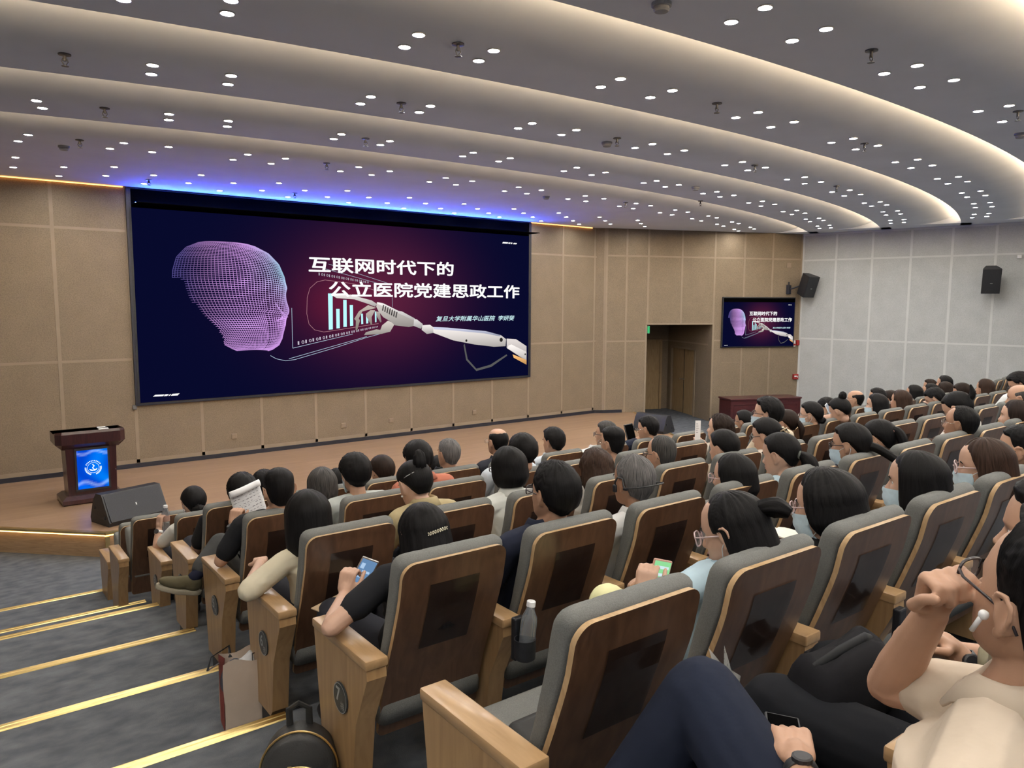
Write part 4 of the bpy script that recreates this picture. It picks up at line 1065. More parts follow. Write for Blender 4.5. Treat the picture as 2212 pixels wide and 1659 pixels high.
def hand_shapes(b, wrist, d, n, side, curl=.5, spread=.12, thumb=.6, sc=1.0, curls=None):
    """wrist point, finger direction d, palm normal n (side the fingers curl to); side +1 if the thumb lies along n x d"""
    d = Vector(d).normalized(); n = Vector(n); n = (n - d * n.dot(d)).normalized(); u = n.cross(d).normalized() * side
    w = Vector(wrist)
    b.capsule(w, w + d * .03 * sc, .024 * sc, .028 * sc)
    for k in (-.028, -.010, .009, .028):
        b.capsule(w + d * .02 * sc + u * k * .75 * sc, w + d * .088 * sc + u * k * sc, .0155 * sc, .0125 * sc, 10)
    for q, (k, L_) in enumerate(((.030, .070), (.010, .080), (-.010, .075), (-.029, .060))):
        c = curls[q] if curls else curl
        p = w + d * .090 * sc + u * k * sc
        dirv = (d + u * (k * spread * 8)).normalized()
        ax = dirv.cross(n).normalized()
        a = 0
        rr = .0092 * sc
        for seg, fr in enumerate((.46, .30, .24)):
            a += c * (1.15 if seg == 0 else 1.25 if seg == 1 else .8)
            dv = dirv * math.cos(a) + n * math.sin(a)
            p2 = p + dv * L_ * fr * sc
            b.capsule(p, p2, rr, rr * .93, 10); rr *= .93; p = p2
    p = w + d * .03 * sc + u * .026 * sc + n * .006
    dv = (d * .62 + u * .75 + n * .35 * thumb).normalized()
    p2 = p + dv * .040 * sc; b.capsule(p, p2, .0135 * sc, .0115 * sc)
    dv = (d * .9 + u * (.35 - .5 * thumb) + n * (.5 * thumb)).normalized(); p3 = p2 + dv * .032 * sc; b.capsule(p2, p3, .011 * sc, .0098 * sc)
    dv = (dv + n * .5 * thumb - u * .2 * thumb).normalized(); b.capsule(p3, p3 + dv * .024 * sc, .0098 * sc, .0085 * sc)

def cra_r(az, el, grow=0.0):
    a, bb, c = CRA[1]
    x, y, z = math.cos(el) * math.sin(az), math.cos(el) * math.cos(az), math.sin(el)
    return 1 / math.sqrt((x / a) ** 2 + (y / bb) ** 2 + (z / c) ** 2)
def hair_mesh(style, seed, fine=1, **o):
    """hair cap around the skull; az = 0 is the face, pi the nape"""
    rnd = random.Random(seed)
    n = 72 * fine; K = 26 * fine
    ph = [rnd.uniform(0, 6.28) for _ in range(12)]
    long_ = style in ('bob', 'long', 'curly')
    L0 = o.get('length', .15 if style == 'bob' else .36 if style == 'long' else .15)
    thick = o.get('thick', .020 if not long_ else .024)
    front = o.get('front', .66)            # how far down the forehead the hair comes (0 crown .. 1 brow level)
    part = o.get('part', 0)
    C = CRA[0]
    rough_ = o.get('rough', {'short': .0042, 'fade': .0026, 'curly': .006, 'tied': .0012}.get(style, .0010))
    verts = []; uvs = []
    for i in range(n + 1):
        az = 2 * PI * i / n
        A = abs(((az + PI) % (2 * PI)) - PI)                 # 0 front .. pi back
        D = math.degrees(A)
        # end of the strand line: 0..1 crown to widest level, 1..2 down the sides and nape
        if long_:
            op = o.get('open', 58); E = front + (1.06 - front) * smooth(min(42, op - 8), min(66, op + 8), D) + (2.0 - 1.06) * smooth(op, op + 20, D)
        else:
            E = front + (1.02 - front) * smooth(48, 74, D) + (.16) * smooth(72, 84, D) - .14 * smooth(86, 96, D) + (1.66 - 1.04) * smooth(97, 112, D) + .16 * smooth(112, 160, D)
            if style == 'tied': E = front + (1.12 - front) * smooth(45, 80, D) + (1.72 - 1.12) * smooth(95, 150, D)
        if o.get('fringe'): E = max(E, (.86 + .05 * math.sin(9 * az + ph[0])) * (1 - smooth(40, 60, D)) + E * smooth(40, 60, D))
        for k in range(K + 1):
            s = E * k / K
            if s <= 1:
                el = PI / 2 * (1 - s)
                r = cra_r(az, el)
                p = Vector((math.sin(az) * math.cos(el), math.cos(az) * math.cos(el), math.sin(el))) * r
                nrm_ = Vector((p.x / CRA[1][0] ** 2, p.y / CRA[1][1] ** 2, p.z / CRA[1][2] ** 2)).normalized()
            else:
                q = s - 1
                r = cra_r(az, 0)
                base = Vector((math.sin(az) * r, math.cos(az) * r, 0))
                if long_:
                    flare = o.get('flare', .10)
                    zz = -L0 * q
                    f = 1 + flare * math.sin(min(q * L0 / .15, 1) * PI * .55) - (o.get('tuck', .12) * smooth(.5, 1, q) if L0 < .2 else 0) * 1.0
                    if L0 > .2:
                        f = f * (1 - .30 * smooth(.35, 1, q)); 
                    p = Vector((base.x * f, base.y * f - (.02 * q if L0 > .2 else 0), zz))
                else:
                    zz = -.125 * q
                    nb = Vector((math.sin(az) * .052, math.cos(az) * .056 - .010, 0))
                    f = smooth(0, 1, q)
                    p = base.lerp(nb, f * .92); p.z = zz
                nrm_ = Vector((math.sin(az), math.cos(az), -.15)).normalized()
            e = k / K
            t = thick
            if style in ('short', 'fade', 'tied', 'bald'):
                t = thick * (1 - smooth(.80, 1.0, e) * .93)
                if style == 'fade': t = thick * (1 - .86 * smooth(.45, .95, s)) * (1 - .9 * smooth(.9, 1, e)) + .0015
                if style == 'bald':
                    lim = o.get('hole', .6) * (1.0 if D < 60 else 1 - .22 * smooth(60, 110, D)); t = -.006 + .0125 * smooth(lim - .22, lim + .22, s) * (1 - .45 * smooth(.8, 1, e))
                if o.get('quiff'): t += o['quiff'] * smooth(70, 20, D) * smooth(.15, .45, s) if s < front + .02 else 0
            elif long_:
                t = thick * (.75 + .4 * smooth(.2, 1.0, s)) * (1 - .35 * smooth(.93, 1, e)); t *= 1 - .93 * smooth(.35, 1, e) * (1 - smooth(48, 74, D))
            # strands: grooves running along the hair, with clumps that wander
            w = s * 1.7
            g = math.sin(az * 11 + ph[0] + 2.6 * math.sin(w + ph[1])) * .35 + math.sin(az * 27 + ph[2] + 3.1 * math.sin(w * 1.3 + ph[3]) + 2 * math.sin(az * 5 + ph[7])) * .25 + math.sin(az * 5 + ph[4] + w) * .3 + math.sin(az * 17 + 4 * s + ph[8] + 3 * math.sin(az * 3 + ph[9])) * .25
            if style == 'curly': g = g * .6 + 1.3 * math.sin(az * 14 + ph[5] + 9 * s) * math.sin(s * 13 + ph[6] + 5 * az)
            amp = o.get('amp', .0010 if style in ('tied', 'fade', 'bald') else .0016) * (2.2 if style == 'curly' else 1)
            fade_top = smooth(.02, .25, s)
            t += g * amp * fade_top * (.4 + .6 * min(1, t / .012))
            nd = nrm_ * 6.5 + Vector((ph[0], ph[1], ph[2])); t += (mnoise.noise(nd) * .5 + mnoise.noise(nd * 2.3)) * rough_ * min(1, t / .010)
            if part: t -= .006 * math.exp(-((math.degrees(((az + PI) % (2 * PI)) - PI) - part) / 5) ** 2) * (s < front + .3)
            verts.append(C + p + nrm_ * t); uvs.append((i / n, s * .5))
    W = K + 1
    faces = []
    hole = o.get('hole')
    for i in range(n):
        az = math.degrees(((2 * PI * (i + .5) / n + PI) % (2 * PI)) - PI)
        for k in range(K):
            if hole:
                A_ = abs(az)
                s_ = (k + .5) / K
                lim = hole * (1.0 if A_ < 60 else .82) * (1 + .05 * math.sin(i * 1.7))
            faces.append((i * W + k, i * W + k + 1, (i + 1) * W + k + 1, (i + 1) * W + k))
    me = bpy.data.meshes.new('hair'); me.from_pydata([tuple(v) for v in verts], [], faces)
    uvl = me.uv_layers.new(name='UVMap')
    for lp in me.loops: uvl.data[lp.index].uv = uvs[lp.vertex_index]
    me.polygons.foreach_set('use_smooth', [True] * len(me.polygons))
    me.update()
    return me
def tail_mesh(pts, rad, seed, n=28, flat=1.0, amp=.10):
    """bundle of hair along a path"""
    rnd = random.Random(seed); ph = [rnd.uniform(0, 6.28) for _ in range(6)]
    pts = [Vector(p) for p in pts]
    # resample
    m = 14; P_ = []; R_ = []
    for k in range(m + 1):
        t = k / m * (len(pts) - 1); i = min(int(t), len(pts) - 2); f = t - i
        p0, p1, p2, p3 = pts[max(i - 1, 0)], pts[i], pts[i + 1], pts[min(i + 2, len(pts) - 1)]
        P_.append(.5 * ((2 * p1) + (p2 - p0) * f + (2 * p0 - 5 * p1 + 4 * p2 - p3) * f * f + (3 * p1 - p0 - 3 * p2 + p3) * f ** 3)); R_.append(rad[i] * (1 - f) + rad[i + 1] * f)
    b = MB(); b.tube(P_, R_, n, flat=flat)
    vs = [Vector(v) for v in b.v]
    for k in range(m + 1):
        for j in range(n):
            a = 2 * PI * j / n
            q = vs[k * n + j] - P_[k]
            g = .5 * math.sin(7 * a + ph[0] + k * .25) + .5 * math.sin(13 * a + ph[1] - k * .2)
            vs[k * n + j] = P_[k] + q * (1 + amp * g)
    me = bpy.data.meshes.new('tail'); me.from_pydata([tuple(v) for v in vs], [], b.f)
    uvl = me.uv_layers.new(name='UVMap')
    for lp in me.loops:
        v = lp.vertex_index; uvl.data[lp.index].uv = ((v % n) / n * .6, (v // n) / m * .8)
    me.polygons.foreach_set('use_smooth', [True] * len(me.polygons))
    return me
_shared = {}
def shared(key, fn, parent, X, name=None):
    """part in head-local space, mesh shared by everyone who wears it"""
    if key not in _shared: _shared[key] = fn()
    o = link(name or _shared[key].name, _shared[key], parent); o.matrix_local = X
    return o
def mesh_of(b, name, mats, deg=40):
    o = b.build(name, mats); me = o.data; auto(o, deg); bpy.data.objects.remove(o); return me
def eyes_mesh():
    b = MB(); b.ell((0, 0, 0), (.0125, .0125, .0125)); b.mi = 1; b.ell((0, .0045, 0), (.006, .0088, .006)); return mesh_of(b, 'eye', [eye_m, iris_m], 60)
def brow_mesh():
    b = MB(); b.tube([(-.018, 0, -.003), (-.006, .003, .003), (.008, .003, .003), (.02, -.006, -.003)], [.002, .0035, .0035, .0015], 6, flat=.6); return mesh_of(b, 'eyebrow', HM['k'])
def lips_mesh():
    b = MB(); b.tube([(-.022, -.008, 0), (-.01, .001, .002), (0, .002, .001), (.01, .001, .002), (.022, -.008, 0)], [.002, .0045, .004, .0045, .002], 8, flat=.8)
    b.tube([(-.019, -.007, -.009), (-.008, .0, -.011), (.008, .0, -.011), (.019, -.007, -.009)], [.002, .0055, .0055, .002], 8, flat=.8); return mesh_of(b, 'lips', lip_m)
def glasses_mesh(m, big):
    b = MB(); r = .0016 if m is gl_metal else .0026
    w, h = (.027, .023) if big else (.025, .019)
    for s in (-1, 1):
        b.tube([(s * .034 + w * math.copysign(abs(math.cos(a)) ** .7, math.cos(a)), .108 - .010 * (abs(s * .034 + w * math.cos(a)) / .06) ** 2, .002 + h * math.copysign(abs(math.sin(a)) ** .7, math.sin(a))) for a in [2 * PI * k / 20 for k in range(20)]], r, 6, closed_path=True)
        b.tube([(s * .061, .097, .010), (s * .075, .075, .011), (s * .084, .01, .010), (s * .084, -.018, .006), (s * .080, -.035, -.016)], r * .9, 6)
    b.tube([(-.009, .108, .006), (0, .112, .009), (.009, .108, .006)], r, 6)
    b.mi = 1
    for s in (-1, 1): b.add([(s * .034 + w * .97 * math.cos(2 * PI * k / 16), .1075 - .010 * (abs(s * .034 + w * math.cos(2 * PI * k / 16)) / .06) ** 2, .002 + h * .97 * math.sin(2 * PI * k / 16)) for k in range(16)], [tuple(range(16))])
    return mesh_of(b, 'glasses', [m, lens_m], 60)
def mask_mesh(chin):
    b = MB(); rows = []
    dz = -.048 if chin else 0
    for k in range(9):
        z = (-.018 - .092 * k / 8)
        row = []
        for j in range(17):
            u_ = -1 + 2 * j / 16
            yy = .1165 - .008 * ((k - 2.6) / 5) ** 2 - .078 * abs(u_) ** 2.2 - .012 * smooth(.6, 1, k / 8)
            xx = .066 * math.sin(u_ * 1.25) / math.sin(1.25) * (1 - .10 * k / 8)
            pl = .0022 * math.sin(k * 2.2)
            row.append((xx, (yy + pl if not chin else yy - .030 + .02 * (1 - k / 8)), z + dz + (.0 if not chin else .0)))
        rows.append(row)
    o = b.add([p for r in rows for p in r] + [(p[0] * .97, p[1] - .003, p[2]) for r in rows for p in r], [])
    for k in range(8):
        for j in range(16):
            i0 = k * 17 + j
            b.f.append((i0, i0 + 1, i0 + 18, i0 + 17)); b.m.append(0)
            b.f.append((153 + i0, 153 + i0 + 17, 153 + i0 + 18, 153 + i0 + 1)); b.m.append(0)
    b.mi = 1
    for s in (-1, 1):
        b.tube([(s * .064, .044 - (.02 if chin else 0), -.025 + dz), (s * .078, .01, -.005 if not chin else -.03), (s * .090, -.022, .012), (s * .088, -.034, -.012)], .0016, 6)
        b.tube([(s * .060, .036 - (.02 if chin else 0), -.102 + dz), (s * .074, .004, -.07), (s * .086, -.026, -.036), (s * .088, -.034, -.012)], .0016, 6)
    return mesh_of(b, 'face_mask', [mask_m, loop_m], 60)

def legs_default(b, grow=0.0):
    for s in (-1, 1):
        b.chain([(s * .085, .34, .53), (s * .115, .80, .535), (s * .115, .80, .50), (s * .11, .80, .12)], [.085 + grow, .062 + grow, .060 + grow, .044 + grow])
def shoe(b, p, d, L_=.25):
    p = Vector(p); d = Vector(d).normalized()
    b.ell(p + d * .06 + Vector((0, 0, -.01)), (.045, L_ / 2, .04), Vector((0, 1, 0)).rotation_difference(d).to_matrix(), 14, 8)
    b.capsule(p, p + d * .10, .042, .035)

NEUTRAL = {}
def person(key, label, r, i, pos, yaw=0, pitch=0, roll=0, skin='m', hair=('short', 'k', {}), shirt=('grey_tee', (.5, .5, .5)), collar=False, glasses=None, mask=None, face=False,
           fem=False, headc=None, arms=None, voxel=.0075, legs=None, trousers=None, sleeve=.62, extra=None, hold=None, lean=0, shoulder_w=None, tail=None, seated=True, shoes=False, cvox=None, show=0):
    """pos: crown of the head (x, y, z rel. to the camera height); everything else hangs from it and from the seat"""
    base = seat_xy(r, i) + Vector((.22, 0, 0))
    t = thing('person', label, 'person', base, 0, 'seated audience')
    H0 = Vector((pos[0], pos[1], pos[2] + ZC)) - base                          # crown in local coordinates
    RX = Matrix.Rotation(math.radians(-yaw), 4, 'Z') @ Matrix.Rotation(math.radians(-pitch), 4, 'X') @ Matrix.Rotation(math.radians(roll), 4, 'Y')
    ht = hair[2].get('thick', .02) if hair[0] in ('bob', 'long', 'curly', 'short', 'fade') else .008
    X = Matrix.Translation(H0 - RX.to_3x3() @ Vector((0, -.005, .12 + ht * .8))) @ RX
    if headc: X = Matrix.Translation(Vector(headc) + Vector((0, 0, ZC)) - base) @ RX
    hc = X.translation
    nb = X @ Vector((0, -.025, -.085))                                        # top of the neck
    hip = Vector((0, .35, .54))
    bow = max(0, math.sin(math.radians(pitch)))
    sy = max(hc.y - .025 - .10 * bow, .215)
    sh = Vector((hc.x * .72, sy, min(hc.z - .19 + .14 * bow, 1.0)))                        # between the shoulders
    if fem: sw = .155
    else: sw = .180
    if shoulder_w: sw = shoulder_w
    g = .92 if fem else 1.0
    neck0 = sh + Vector((0, -.005, .035))
    # body
    b = MB()
    head_shapes(b, X)
    b.chain([nb + (X.to_3x3() @ Vector((0, .01, .03))), nb, neck0.lerp(nb, .35), neck0 - Vector((0, 0, .02))], [.052 * g, .050 * g, .052 * g, .062 * g], 14)
    S = [sh + Vector((s * sw, .0, -.012)) for s in (-1, 1)]
    mid = hip.lerp(sh, .5) + Vector((0, -.035 if sh.y < .3 else 0, 0))
    chest = mid.lerp(sh, .62) + Vector((0, .01, 0))
    def torso(b, gr):
        def ring(c, rx, ry, n=20): return [c + Vector((rx * math.cos(2 * PI * k / n), ry * math.sin(2 * PI * k / n), 0)) for k in range(n)]
        b.loft([ring(hip + Vector((0, -.005, -.08)), .12, .09), ring(hip + Vector((0, 0, -.05)), .165 * g + gr, .115 + gr), ring(hip.lerp(mid, .5), .150 * g + gr, .108 + gr), ring(mid, .142 * g + gr, .105 + gr), ring(chest, .160 * g + gr, .108 * (1.02 if fem else 1) + gr), ring(sh + Vector((0, 0, -.055)), (sw - .015) + gr, .088 + gr), ring(sh + Vector((0, -.003, .0)), (sw - .05) + gr * .8, .066 + gr * .7), ring(sh + Vector((0, -.004, .03)), .085 + gr * .4, .055 + gr * .5)])
    torso(b, 0)
    AR = []
    for q, s in enumerate((-1, 1)):
        a = (arms or {}).get('L' if s < 0 else 'R')
        sp = S[q]
        if a and 'S' in a: sp = Vector(a['S']) - base + Vector((0, 0, ZC)); S[q] = sp
        if a and 'e' in a:
            e = Vector(a['e']) - base + Vector((0, 0, ZC)); w = Vector(a['w']) - base + Vector((0, 0, ZC))
        else:
            e = sp + Vector((s * .055, .14, -.25)); w = Vector((s * .075, e.y + .22, .66))
        AR.append((sp, e, w))
        b.capsule(sp, sh + Vector((s * .04, 0, 0)), .048 * g, .055)
        b.chain([sp, e], [.047 * g, .040 * g], 12); fm = e.lerp(w, .28)
        b.chain([e, fm, w], [.038 * g, .039 * g, .026 * g], 12)
        hd_ = (w - e).normalized()
        if a and 'd' in a: hand_shapes(b, w, a['d'], a['n'], a.get('t', 1), a.get('c', .5), thumb=a.get('th', .6), curls=a.get('curls'), spread=a.get('sp', .12), sc=.95 if fem else 1.0)
        else: hand_shapes(b, w, hd_ + Vector((0, .3, -.1)), (0, -.2, -1), s, .35, sc=.93)
    lg = legs
    if lg is None: legs_default(b)
    else:
        for ch, rad in lg: b.chain([Vector(p) - base + Vector((0, 0, ZC)) for p in ch], [x_ - .012 for x_ in rad], 12)
    bm_ = remesh(b, voxel)
    mesh_obj('body', bm_, SK[skin], t)
    # shirt
    b = MB(); torso(b, .016)
    for sp, e, w in AR:
        en = sp.lerp(e, sleeve)
        b.capsule(sp, sh + Vector((math.copysign(.05, sp.x - sh.x), 0, .0)), .064 * g, .066)
        if sleeve > 1:
            b.chain([sp, e, e.lerp(w, sleeve - 1)], [.062 * g, .054 * g, .042 * g], 12)
        else: b.chain([sp, en], [.062 * g, .060 * g], 14)
    rv = random.Random(key)
    for _ in range(14):                                                        # loose folds
        a_ = rv.uniform(0, 2 * PI); c_ = hip.lerp(sh, rv.uniform(.15, .60)); v_ = Vector((math.cos(a_) * .150 * g, math.sin(a_) * .112, 0))
        b.capsule(c_ + v_, c_ + v_ * .94 + Vector((rv.uniform(-.05, .05), 0, rv.uniform(.03, .10))), .012, .007, 8)
    for sp, e, w in AR:
        for _ in range(4):
            f_ = rv.uniform(.08, max(.1, min(sleeve, 1) - .26)); c_ = sp.lerp(e, f_); ax = (e - sp).normalized().orthogonal().normalized(); ax.rotate(Matrix.Rotation(rv.uniform(0, 6.28), 3, (e - sp).normalized()))
            b.capsule(c_ + ax * .054 * g, c_ + ax * .053 * g + (e - sp) * .16, .011, .006, 8)
    if collar:
        pts = []
        for k in range(20):
            a_ = 2 * PI * k / 20
            pts.append(neck0 + Vector((.066 * g * math.sin(a_), .064 * g * math.cos(a_) + .004, .012 + (-.030 * smooth(.4, 1, math.cos(a_)) + .014 * smooth(.2, 1, -math.cos(a_))))))
        b.tube(pts, .011, 8, closed_path=True)
        cb = MB(); ring_ = []
        for k in range(33):
            a_ = 2 * PI * (.025 + .95 * k / 32)
            fr = smooth(.45, 1, math.cos(a_)); ring_.append([neck0 + Vector((r_ * g * math.sin(a_), r_ * g * math.cos(a_) + .004, z_ - .040 * fr + .012 * smooth(.2, 1, -math.cos(a_)))) for r_, z_ in ((.060, .0), (.061, .040), (.066, .047), (.072, .042), (.094, .004), (.090, .0), (.070, .030))])
        cb.loft(ring_)
        co = cb.build('collar', cloth(*shirt), t, smooth=True)
    else:
        pts = [neck0 + Vector((.070 * g * math.sin(2 * PI * k / 20), .070 * g * math.cos(2 * PI * k / 20) + .008, -.004 - .024 * smooth(.2, 1, math.cos(2 * PI * k / 20)))) for k in range(20)]
        b.tube(pts, .011, 8, closed_path=True)
    mesh_obj('shirt', remesh(b, cvox or max(voxel, .008), 3), cloth(*shirt), t)
    # trousers
    if trousers is None and legs is None:
        if 'tr' not in NEUTRAL:
            b = MB(); legs_default(b, .016); b.ell((0, .35, .54), (.175, .13, .10)); NEUTRAL['tr'] = remesh(b, .014, 3); NEUTRAL['tr'].materials.append(DEFTR); NEUTRAL['tr'].name = 'trousers'
            b = MB()
            for s in (-1, 1): shoe(b, (s * .11, .80, .05), (0, 1, 0))
            NEUTRAL['sh'] = remesh(b, .010, 3); NEUTRAL['sh'].materials.append(M['black']); NEUTRAL['sh'].name = 'shoes'
        link('trousers', NEUTRAL['tr'], t)
        sf = link('shoes', NEUTRAL['sh'], t)
    else:
        tn, tc = trousers or ('trousers_dark', (.02, .022, .03))
        b = MB(); b.ell(hip + Vector((0, 0, -.01)), (.18, .14, .10))
        for ch, rad in (legs or []): b.chain([Vector(p) - base + Vector((0, 0, ZC)) for p in ch], [x_ + .008 for x_ in rad], 14)
        mesh_obj('trousers', remesh(b, min(.011, max(voxel, .006) * 1.4), 4), cloth(tn, tc), t)
    # hair
    st, hcol, ho = hair
    hm = hair_mesh(st, key, 2 if voxel < .0055 else 1, **{k: v for k, v in ho.items()})
    hm.materials.append(HM[hcol]); h = link('hair', hm, t); h.matrix_local = X
    for tl in (tail or []):
        tm = tail_mesh(tl['p'], tl['r'], key + 'x', flat=tl.get('flat', 1), amp=tl.get('amp', .10)); tm.materials.append(HM[tl.get('m', hcol)])
        o_ = link(tl['n'], tm, t); o_.matrix_local = X
    for s in (-1, 1):
        shared('eye', eyes_mesh, t, X @ Matrix.Translation((s * .031, .0628, .006)), 'eye')
        if face: shared('brow', brow_mesh, t, X @ Matrix.Translation((s * .031, .0800, .0275)) @ Matrix.Scale(s, 4, (1, 0, 0)), 'eyebrow')
    if not (mask == 'on'): shared('lips', lips_mesh, t, X @ Matrix.Translation((0, .0915, -.0535)), 'lips')
    if glasses:
        gm = {'dark': gl_dark, 'clear': gl_clear, 'metal': gl_metal}[glasses]
        shared('gl' + glasses, lambda: glasses_mesh(gm, glasses == 'clear'), t, X, 'glasses')
    if mask: shared('mask' + mask, lambda: mask_mesh(mask == 'chin'), t, X, 'face_mask')
    t['_n'] = 0
    del t['_n']
    if extra: extra(t, X, AR, base)
    return t, X, AR, base
# ------------------------------------------------------------------ the audience, row by row
PONY = lambda n='ponytail', top=.03, drop=.20, m=None, r=.026: dict(n=n, p=[(0, -.085, top), (0, -.125, top + .012), (0, -.155, top - .045), (0, -.150, top - drop * .6), (0, -.135, top - drop)], r=[r * .7, r * .85, r, r * .85, .005])
BUN = lambda z=-.02, y=-.115, r=.038: dict(n='hair_bun', p=[(-.005, y + .03, z), (0, y, z), (.006, y - r * .9, z + .004), (0, y - r * 1.35, z)], r=[r * .45, r * .95, r, r * .25], amp=.16)
TOPBUN = dict(n='hair_bun', p=[(0, -.075, .10), (0, -.085, .125), (.004, -.095, .155), (0, -.10, .180)], r=[.024, .036, .036, .012], amp=.18)
def scrunchie(z, y, col=(.2, .22, .2)):
    def f(t, X, AR, base):
        b = MB(); b.tube([(.020 * math.cos(2 * PI * k / 14), y + .004 * math.sin(4 * PI * k / 14), z + .018 * math.sin(2 * PI * k / 14)) for k in range(14)], .008, 7, closed_path=True)
        o = b.build('hair_tie', cloth('tie%.2f' % col[0], col), t, smooth=True); o.matrix_local = X
    return f
blk = ('black_tee', (.012, .013, .016)); nav = ('navy_polo', (.014, .018, .034)); wht = ('white_shirt', (.62, .63, .62)); crm = ('cream_shirt', (.56, .49, .38))
W = lambda x, y, z: (x, y, z)
def earring(t, X, AR, base):
    b = MB(); b.ell((-.092, -.004, -.045), (.005, .005, .005)); o = b.build('earring', M['white_plastic'], t, smooth=True); o.matrix_local = X
def hairclip(t, X, AR, base):
    b = MB()
    for k in range(8):
        u_ = -.035 + .07 * k / 7; yy = -.1405 + .9 * u_ * u_; zz = .018 + .012 * (k / 7)
        for dx, dz in ((0, 0), (.004, .004), (-.004, .004), (.004, -.004), (-.004, -.004)): b.ell((u_ + dx, yy, zz + dz), (.0028, .0035, .0028), None, 7, 5)
    o = b.build('hair_clip', mat('clip_pearl', (.6, .55, .42), .25, metal=.4, noise=.05), t, smooth=True); o.matrix_local = X
def clawclip(t, X, AR, base):
    b = MB(); b.tube([(-.03, -.13, .02), (-.02, -.165, .035), (.02, -.165, .035), (.03, -.13, .02)], .006, 7)
    for s in (-1, 0, 1): b.tube([(s * .02, -.150, .03), (s * .024, -.175, .0), (s * .02, -.15, -.02)], .0045, 6)
    o = b.build('hair_claw', mat('claw_gold', (.45, .36, .24), .3, metal=.5, noise=.1), t, smooth=True); o.matrix_local = X
def pin(t, X, AR, base):
    b = MB(); b.tube([(-.088, -.03, .035), (-.080, -.07, .045), (-.05, -.105, .055)], .002, 6); o = b.build('hair_pin', M['steel'], t); o.matrix_local = X
def headset(t, X, AR, base):
    b = MB()
    for s in (-1, 1):
        b.tube([(s * .097, .012, -.02), (s * .099, .016, .01), (s * .098, .0, .036), (s * .097, -.030, .034), (s * .099, -.04, .0), (s * .10, -.052, -.012)], .0045, 8)
        b.rbox((s * .1, .016, -.018), (.014, .022, .036), .005); b.rbox((s * .101, -.052, -.010), (.014, .024, .016), .005)
    b.tube([(-.10, -.055, -.008), (-.092, -.11, .002), (-.055, -.146, .010), (0, -.158, .012), (.055, -.146, .010), (.092, -.11, .002), (.10, -.055, -.008)], .0032, 7)
    o = b.build('headset', M['black'], t, smooth=True); o.matrix_local = X
def watch(side, col='black', face=True):
    def f(t, X, AR, base):
        sp, e, w = AR[0 if side == 'L' else 1]
        d = (w - e).normalized(); c = w - d * .035; a = d.orthogonal().normalized(); bb = d.cross(a)
        b = MB()
        b.loft([[c + d * q + (a * math.cos(2 * PI * k / 18) + bb * math.sin(2 * PI * k / 18)) * (.0300 + rr) for k in range(18)] for q, rr in ((-.011, 0), (-.010, .003), (.010, .003), (.011, 0))], False, False)
        o = b.build('watch_strap', M['black'] if col == 'black' else M['white_plastic'], t, smooth=True)
        if face:
            up_ = (Vector((-.6, -.5, .6)) - d * Vector((-.6, -.5, .6)).dot(d)).normalized(); q_ = up_.to_track_quat('Z', 'Y').to_matrix()
            b = MB(); b.lathe([(.019, 0), (.019, .008), (.015, .010)], c + up_ * .028, 16, q_); b.build('watch_case', M['black'], t)
    return f
def multi(*fs):
    def f(*a):
        for g in fs: g(*a)
    return f
P = person
# third row and fourth row from the stage
P('a1', 'woman in white drinking from a bottle, blue mask under her chin', 3, 0, (1.67, 6.30, -1.497), yaw=2, pitch=6, hair=('tied', 'k', {}), tail=[BUN(-.045, -.11, .045)], shirt=('white_tee', (.66, .64, .58)), mask='chin', fem=True, voxel=.0055, skin='l',
  arms={'L': dict(e=W(1.41, 6.42, -1.985), w=W(1.45, 6.50, -1.84), d=(.12, .05, 1), n=(1, .3, 0), t=-1, c=.75)}, extra=watch('L', 'white'))
P('a2', 'person with black hair seated mostly hidden behind a raised sheet of paper', 4, 0, (1.67, 5.10, -1.158), yaw=10, hair=('short', 'k', {'thick': .024}), shirt=blk)
P('a3', 'dark-haired person showing only the crown, beside the raised sheet of paper', 3, 1, (2.25, 6.30, -1.430), yaw=5, hair=('short', 'k', {'thick': .024}), shirt=nav)
P('a5', 'grey-streaked dark-haired person low behind the seats, nearest the short-haired man with the mask', 4, 1, (2.24, 5.09, -1.193), yaw=4, hair=('bob', 's', {'length': .12, 'open': 75}), shirt=('grey_tee', (.2, .2, .21)), fem=True)
P('a6', 'black-haired person half hidden, left of the man in the pale grey T-shirt', 3, 2, (2.84, 6.12, -1.466), hair=('short', 'k', {}), shirt=blk)
P('a8', 'woman with low-tied dark hair and thin glasses, beside the masked man', 4, 2, (2.80, 5.24, -1.207), pitch=8, hair=('tied', 'd', {}), tail=[BUN(-.06, -.10, .033)], glasses='dark', shirt=('beige_tee', (.4, .33, .25)), fem=True)
P('a11', 'man with short grey hair in a black shirt, in the fourth row', 4, 3, (3.38, 5.16, -1.119), yaw=-6, hair=('short', 'g', {'thick': .012}), shirt=blk, collar=True, face=True)
P('a11b', 'dark-haired person wearing glasses, only a sliver seen left of the grey-haired man', 3, 4, (4.00, 6.30, -1.525), hair=('short', 'k', {}), glasses='dark', shirt=blk)
P('a12', 'balding man with glasses and a dark shirt, nearest the stage', 4, 4, (3.96, 5.26, -1.102), yaw=-3, hair=('bald', 'k', {'hole': .62}), glasses='metal', shirt=('dark_shirt', (.02, .022, .03)), collar=True)
P('a14', 'black-haired man in a pale shirt sitting alone in front of the stage boards', 4, 5, (4.54, 5.20, -1.143), yaw=-12, pitch=6, hair=('short', 'k', {'thick': .023}), shirt=('pale_blue_shirt', (.5, .55, .6)), collar=True, face=True)
P('a19', 'cropped-haired man in glasses, hidden behind the man with shaved sides', 4, 6, (5.12, 5.08, -1.126), yaw=-22, hair=('fade', 's', {'thick': .016}), glasses='dark', shirt=wht, collar=True, face=True)
